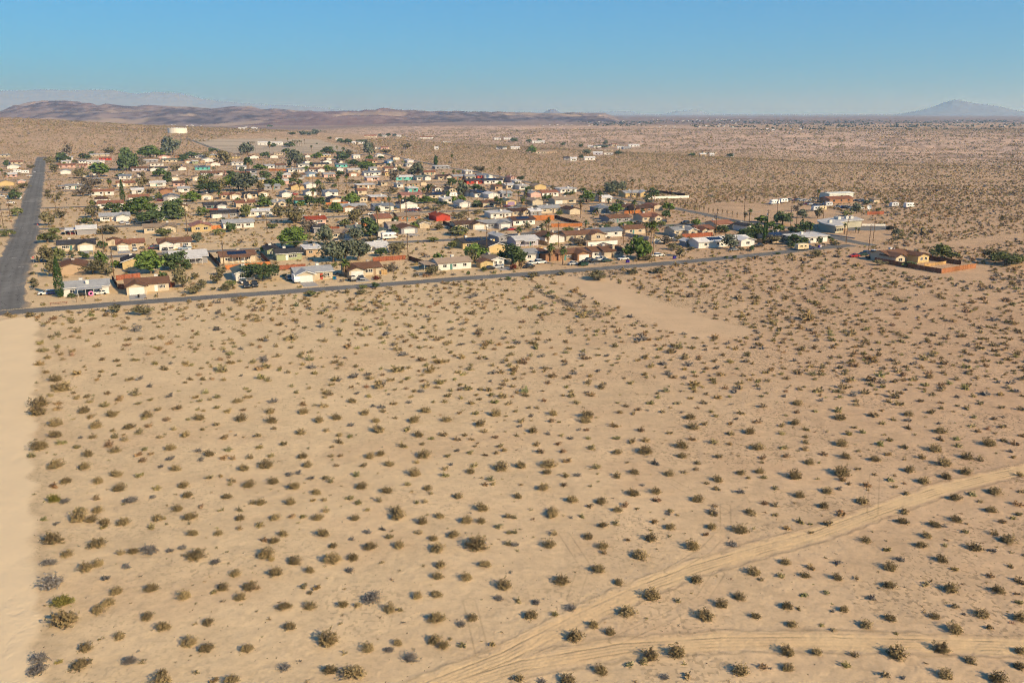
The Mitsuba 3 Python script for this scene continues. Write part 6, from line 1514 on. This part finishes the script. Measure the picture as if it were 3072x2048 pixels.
x4, y4 = scatter(-1700, 1700, 1420, 2700, 6.2, keepfar, 7); w4 = rr.gamma(9, .33, len(x4)) + .5
stuff('far_scrub', x4, y4, w4, [variant(60 + i, 2, 4, 7.5) for i in range(4)], 8, 'far scrub speckling the rise and the pale bluffs')
xt, yt = scatter(-110, 130, 60, 260, 2.9, lambda x, y: np.where(look(OCC, x, y) | (LT.query(np.column_stack([x, y]))[0] < 1.2), 0, np.clip(1.9 * (meshkit.fbm(np.stack([x / 7, y / 7, 0 * x], -1), 3, 15) - .28), 0, .9)), 17)
stuff('seedlings', xt, yt, rr.gamma(4, .11, len(xt)) + .12, [variant(70 + i, 12, 22, 2.6) for i in range(4)], 18, 'tiny seedlings and dry tufts in the gaps between the near bushes')
wx, wy = [], []
for (a0, b0), (a1, b1), n_, s_ in [((1601, 867), (1797, 952), 150, 1.1), ((1740, 826), (1870, 815), 110, 3.2), ((1950, 815), (2180, 800), 70, 2.5), ((2985, 835), (3060, 842), 40, 1.2)]:
    t_ = rr.uniform(0, 1, n_); p0, p1 = G(a0, b0), G(a1, b1)
    wx.append(p0[0] + (p1[0] - p0[0]) * t_ + rr.normal(0, s_, n_)); wy.append(p0[1] + (p1[1] - p0[1]) * t_ + rr.normal(0, s_, n_))
scene['brush_windrow'] = merge(np.concatenate(wx), np.concatenate(wy), rr.uniform(.7, 2.2, 370), rr.uniform(.5, 1.2, 370), [variant(80 + i, 30, 40, 1.6) for i in range(3)], lambda r, n: np.array([.20, .185, .165])[None] * r.uniform(.6, 1.3, (n, 1)), 19)
labels['brush_windrow'] = {'label': 'grey dry brush and debris pushed up along the bladed strip', 'category': 'brush', 'kind': 'stuff'}
fx_, fy_ = [], []
for n_, (a0, a1, b0, b1) in [(190, (1640, 4900, 238, 262)), (230, (2000, 4900, 262, 300)), (70, (1000, 1640, 246, 292)), (60, (2500, 4900, 296, 330))]:
    for _ in range(n_):
        u_ = full('R', rr.uniform(a0, a1), rr.uniform(b0, b1))
        if u_[0] < 3080:
            q_ = G(*u_); m_ = int(rr.integers(1, 5)); sp_ = .004 * q_[1]
            fx_ += list(q_[0] + rr.normal(0, sp_, m_)); fy_ += list(q_[1] + rr.normal(0, sp_, m_))
fx_, fy_ = np.array(fx_), np.array(fy_)
scene['far_trees'] = merge(fx_, fy_, rr.uniform(.0016, .0034, len(fx_)) * fy_, rr.uniform(4, 8.5, len(fx_)), [variant(90 + i, 3, 22, 6.0) for i in range(3)], lambda r, n: np.array([.055, .072, .035])[None] * r.uniform(.7, 1.4, (n, 1)), 23)
labels['far_trees'] = {'label': 'far-off dark trees and thickets round the settlements on the plain', 'category': 'trees', 'kind': 'stuff'}
# twig litter and stones on the near sand
nl = 5200
lx = rr.uniform(-95, 110, nl); ly = rr.uniform(62, 210, nl); kk = (np.abs(lx) < .62 * ly + 6) & ~look(OCC, lx, ly) & (meshkit.fbm(np.stack([lx / 9, ly / 9, 0 * lx], -1), 2, 2) > .47); lx, ly = lx[kk], ly[kk]
st = trimesh.creation.icosphere(0, .5); sv = np.array(st.vertices) * [1, .8, .55]
scene['litter'] = merge(lx, ly, rr.uniform(.08, .26, len(lx)), rr.uniform(.08, .25, len(lx)), [(sv, np.array(st.faces), np.zeros(len(sv), bool))], lambda r, n: np.array([.17, .12, .085])[None] * r.uniform(.5, 1.7, (n, 1)), 9)
labels['litter'] = {'label': 'loose stones and twig litter strewn on the near sand', 'category': 'litter', 'kind': 'stuff'}

# ------------------------------------------------------------------ labels: what each thing looks like, and which one it is, by its block and its place in the picture
ORD = lambda n: f"{n}{'th' if 10 <= n % 100 <= 20 else {1: 'st', 2: 'nd', 3: 'rd'}.get(n % 10, 'th')}"
BLOCKS = ['along the front street', 'behind the second street', 'behind the third street', 'behind the fourth street', 'behind the fifth street', 'behind the sixth street', 'behind the seventh street', 'behind the last street']
def block(p):
    u, v = uv_of(p)
    if p[1] < 60 or (v < -4 and u < 330): return 'on the near sand field'
    if p[1] > 1260: return 'far beyond the town'
    rd = RIGHT[np.argsort(np.abs(RIGHT[:, 1] - p[1]))[:2]]
    if p[0] > rd[:, 0].mean() + 3: return 'beyond the diagonal road'
    lf = LEFT[np.argmin(np.abs(LEFT[:, 1] - p[1]))]
    if p[0] < lf[0] - 4: return 'left of the wide road'
    return BLOCKS[int(np.searchsorted(LEVELS, v))]
groups = {}
for key, phrase, cat, p, grp in THINGS:
    groups.setdefault((phrase, block(p)), []).append((proj((p[0], p[1], p[2])), key, cat, grp))
ROWS = 10
for (phrase, where), found in groups.items():
    found.sort(key=lambda e: e[0][0])
    for n, ((sx, sy), key, cat, grp) in enumerate(found):
        lab = labels.setdefault(key, {})
        if cat == 'bush':
            continue
        which = '' if len(found) == 1 else (f', {ORD(n + 1)} of {len(found)} from left')
        lab['label'] = f'{phrase} {where}{which}'.replace('  ', ' ').replace(' out in the desert scrub far', ' far')
        lab['category'] = cat
        if grp: lab['group'] = grp
rows = sorted([t for t in THINGS if t[2] == 'bush'], key=lambda t: -proj(t[3])[1])
for b in range(0, len(rows), 12):
    band = sorted(rows[b:b + 12], key=lambda t: proj(t[3])[0])
    for n, (key, phrase, cat, p, grp) in enumerate(band):
        labels[key] = {'label': f'{phrase}, {ORD(n + 1)} from left in {ORD(b // 12 + 1)} row above bottom edge', 'category': 'bush', 'group': 'desert bushes on the near sand field'}
for key, phrase, cat, p, grp in THINGS:
    g = {'house': 'single-storey houses of the desert town', 'car': 'cars parked at the houses', 'tree': 'trees of the desert town', 'shrub': 'garden shrubs of the desert town', 'palm': 'palms of the desert town', 'fence': 'wooden fences round the yards'}.get(cat)
    if g: labels[key].setdefault('group', g)

for k, v in labels.items():
    if len(v.get('label', '').split()) > 16: print('LONG', k, v['label'])
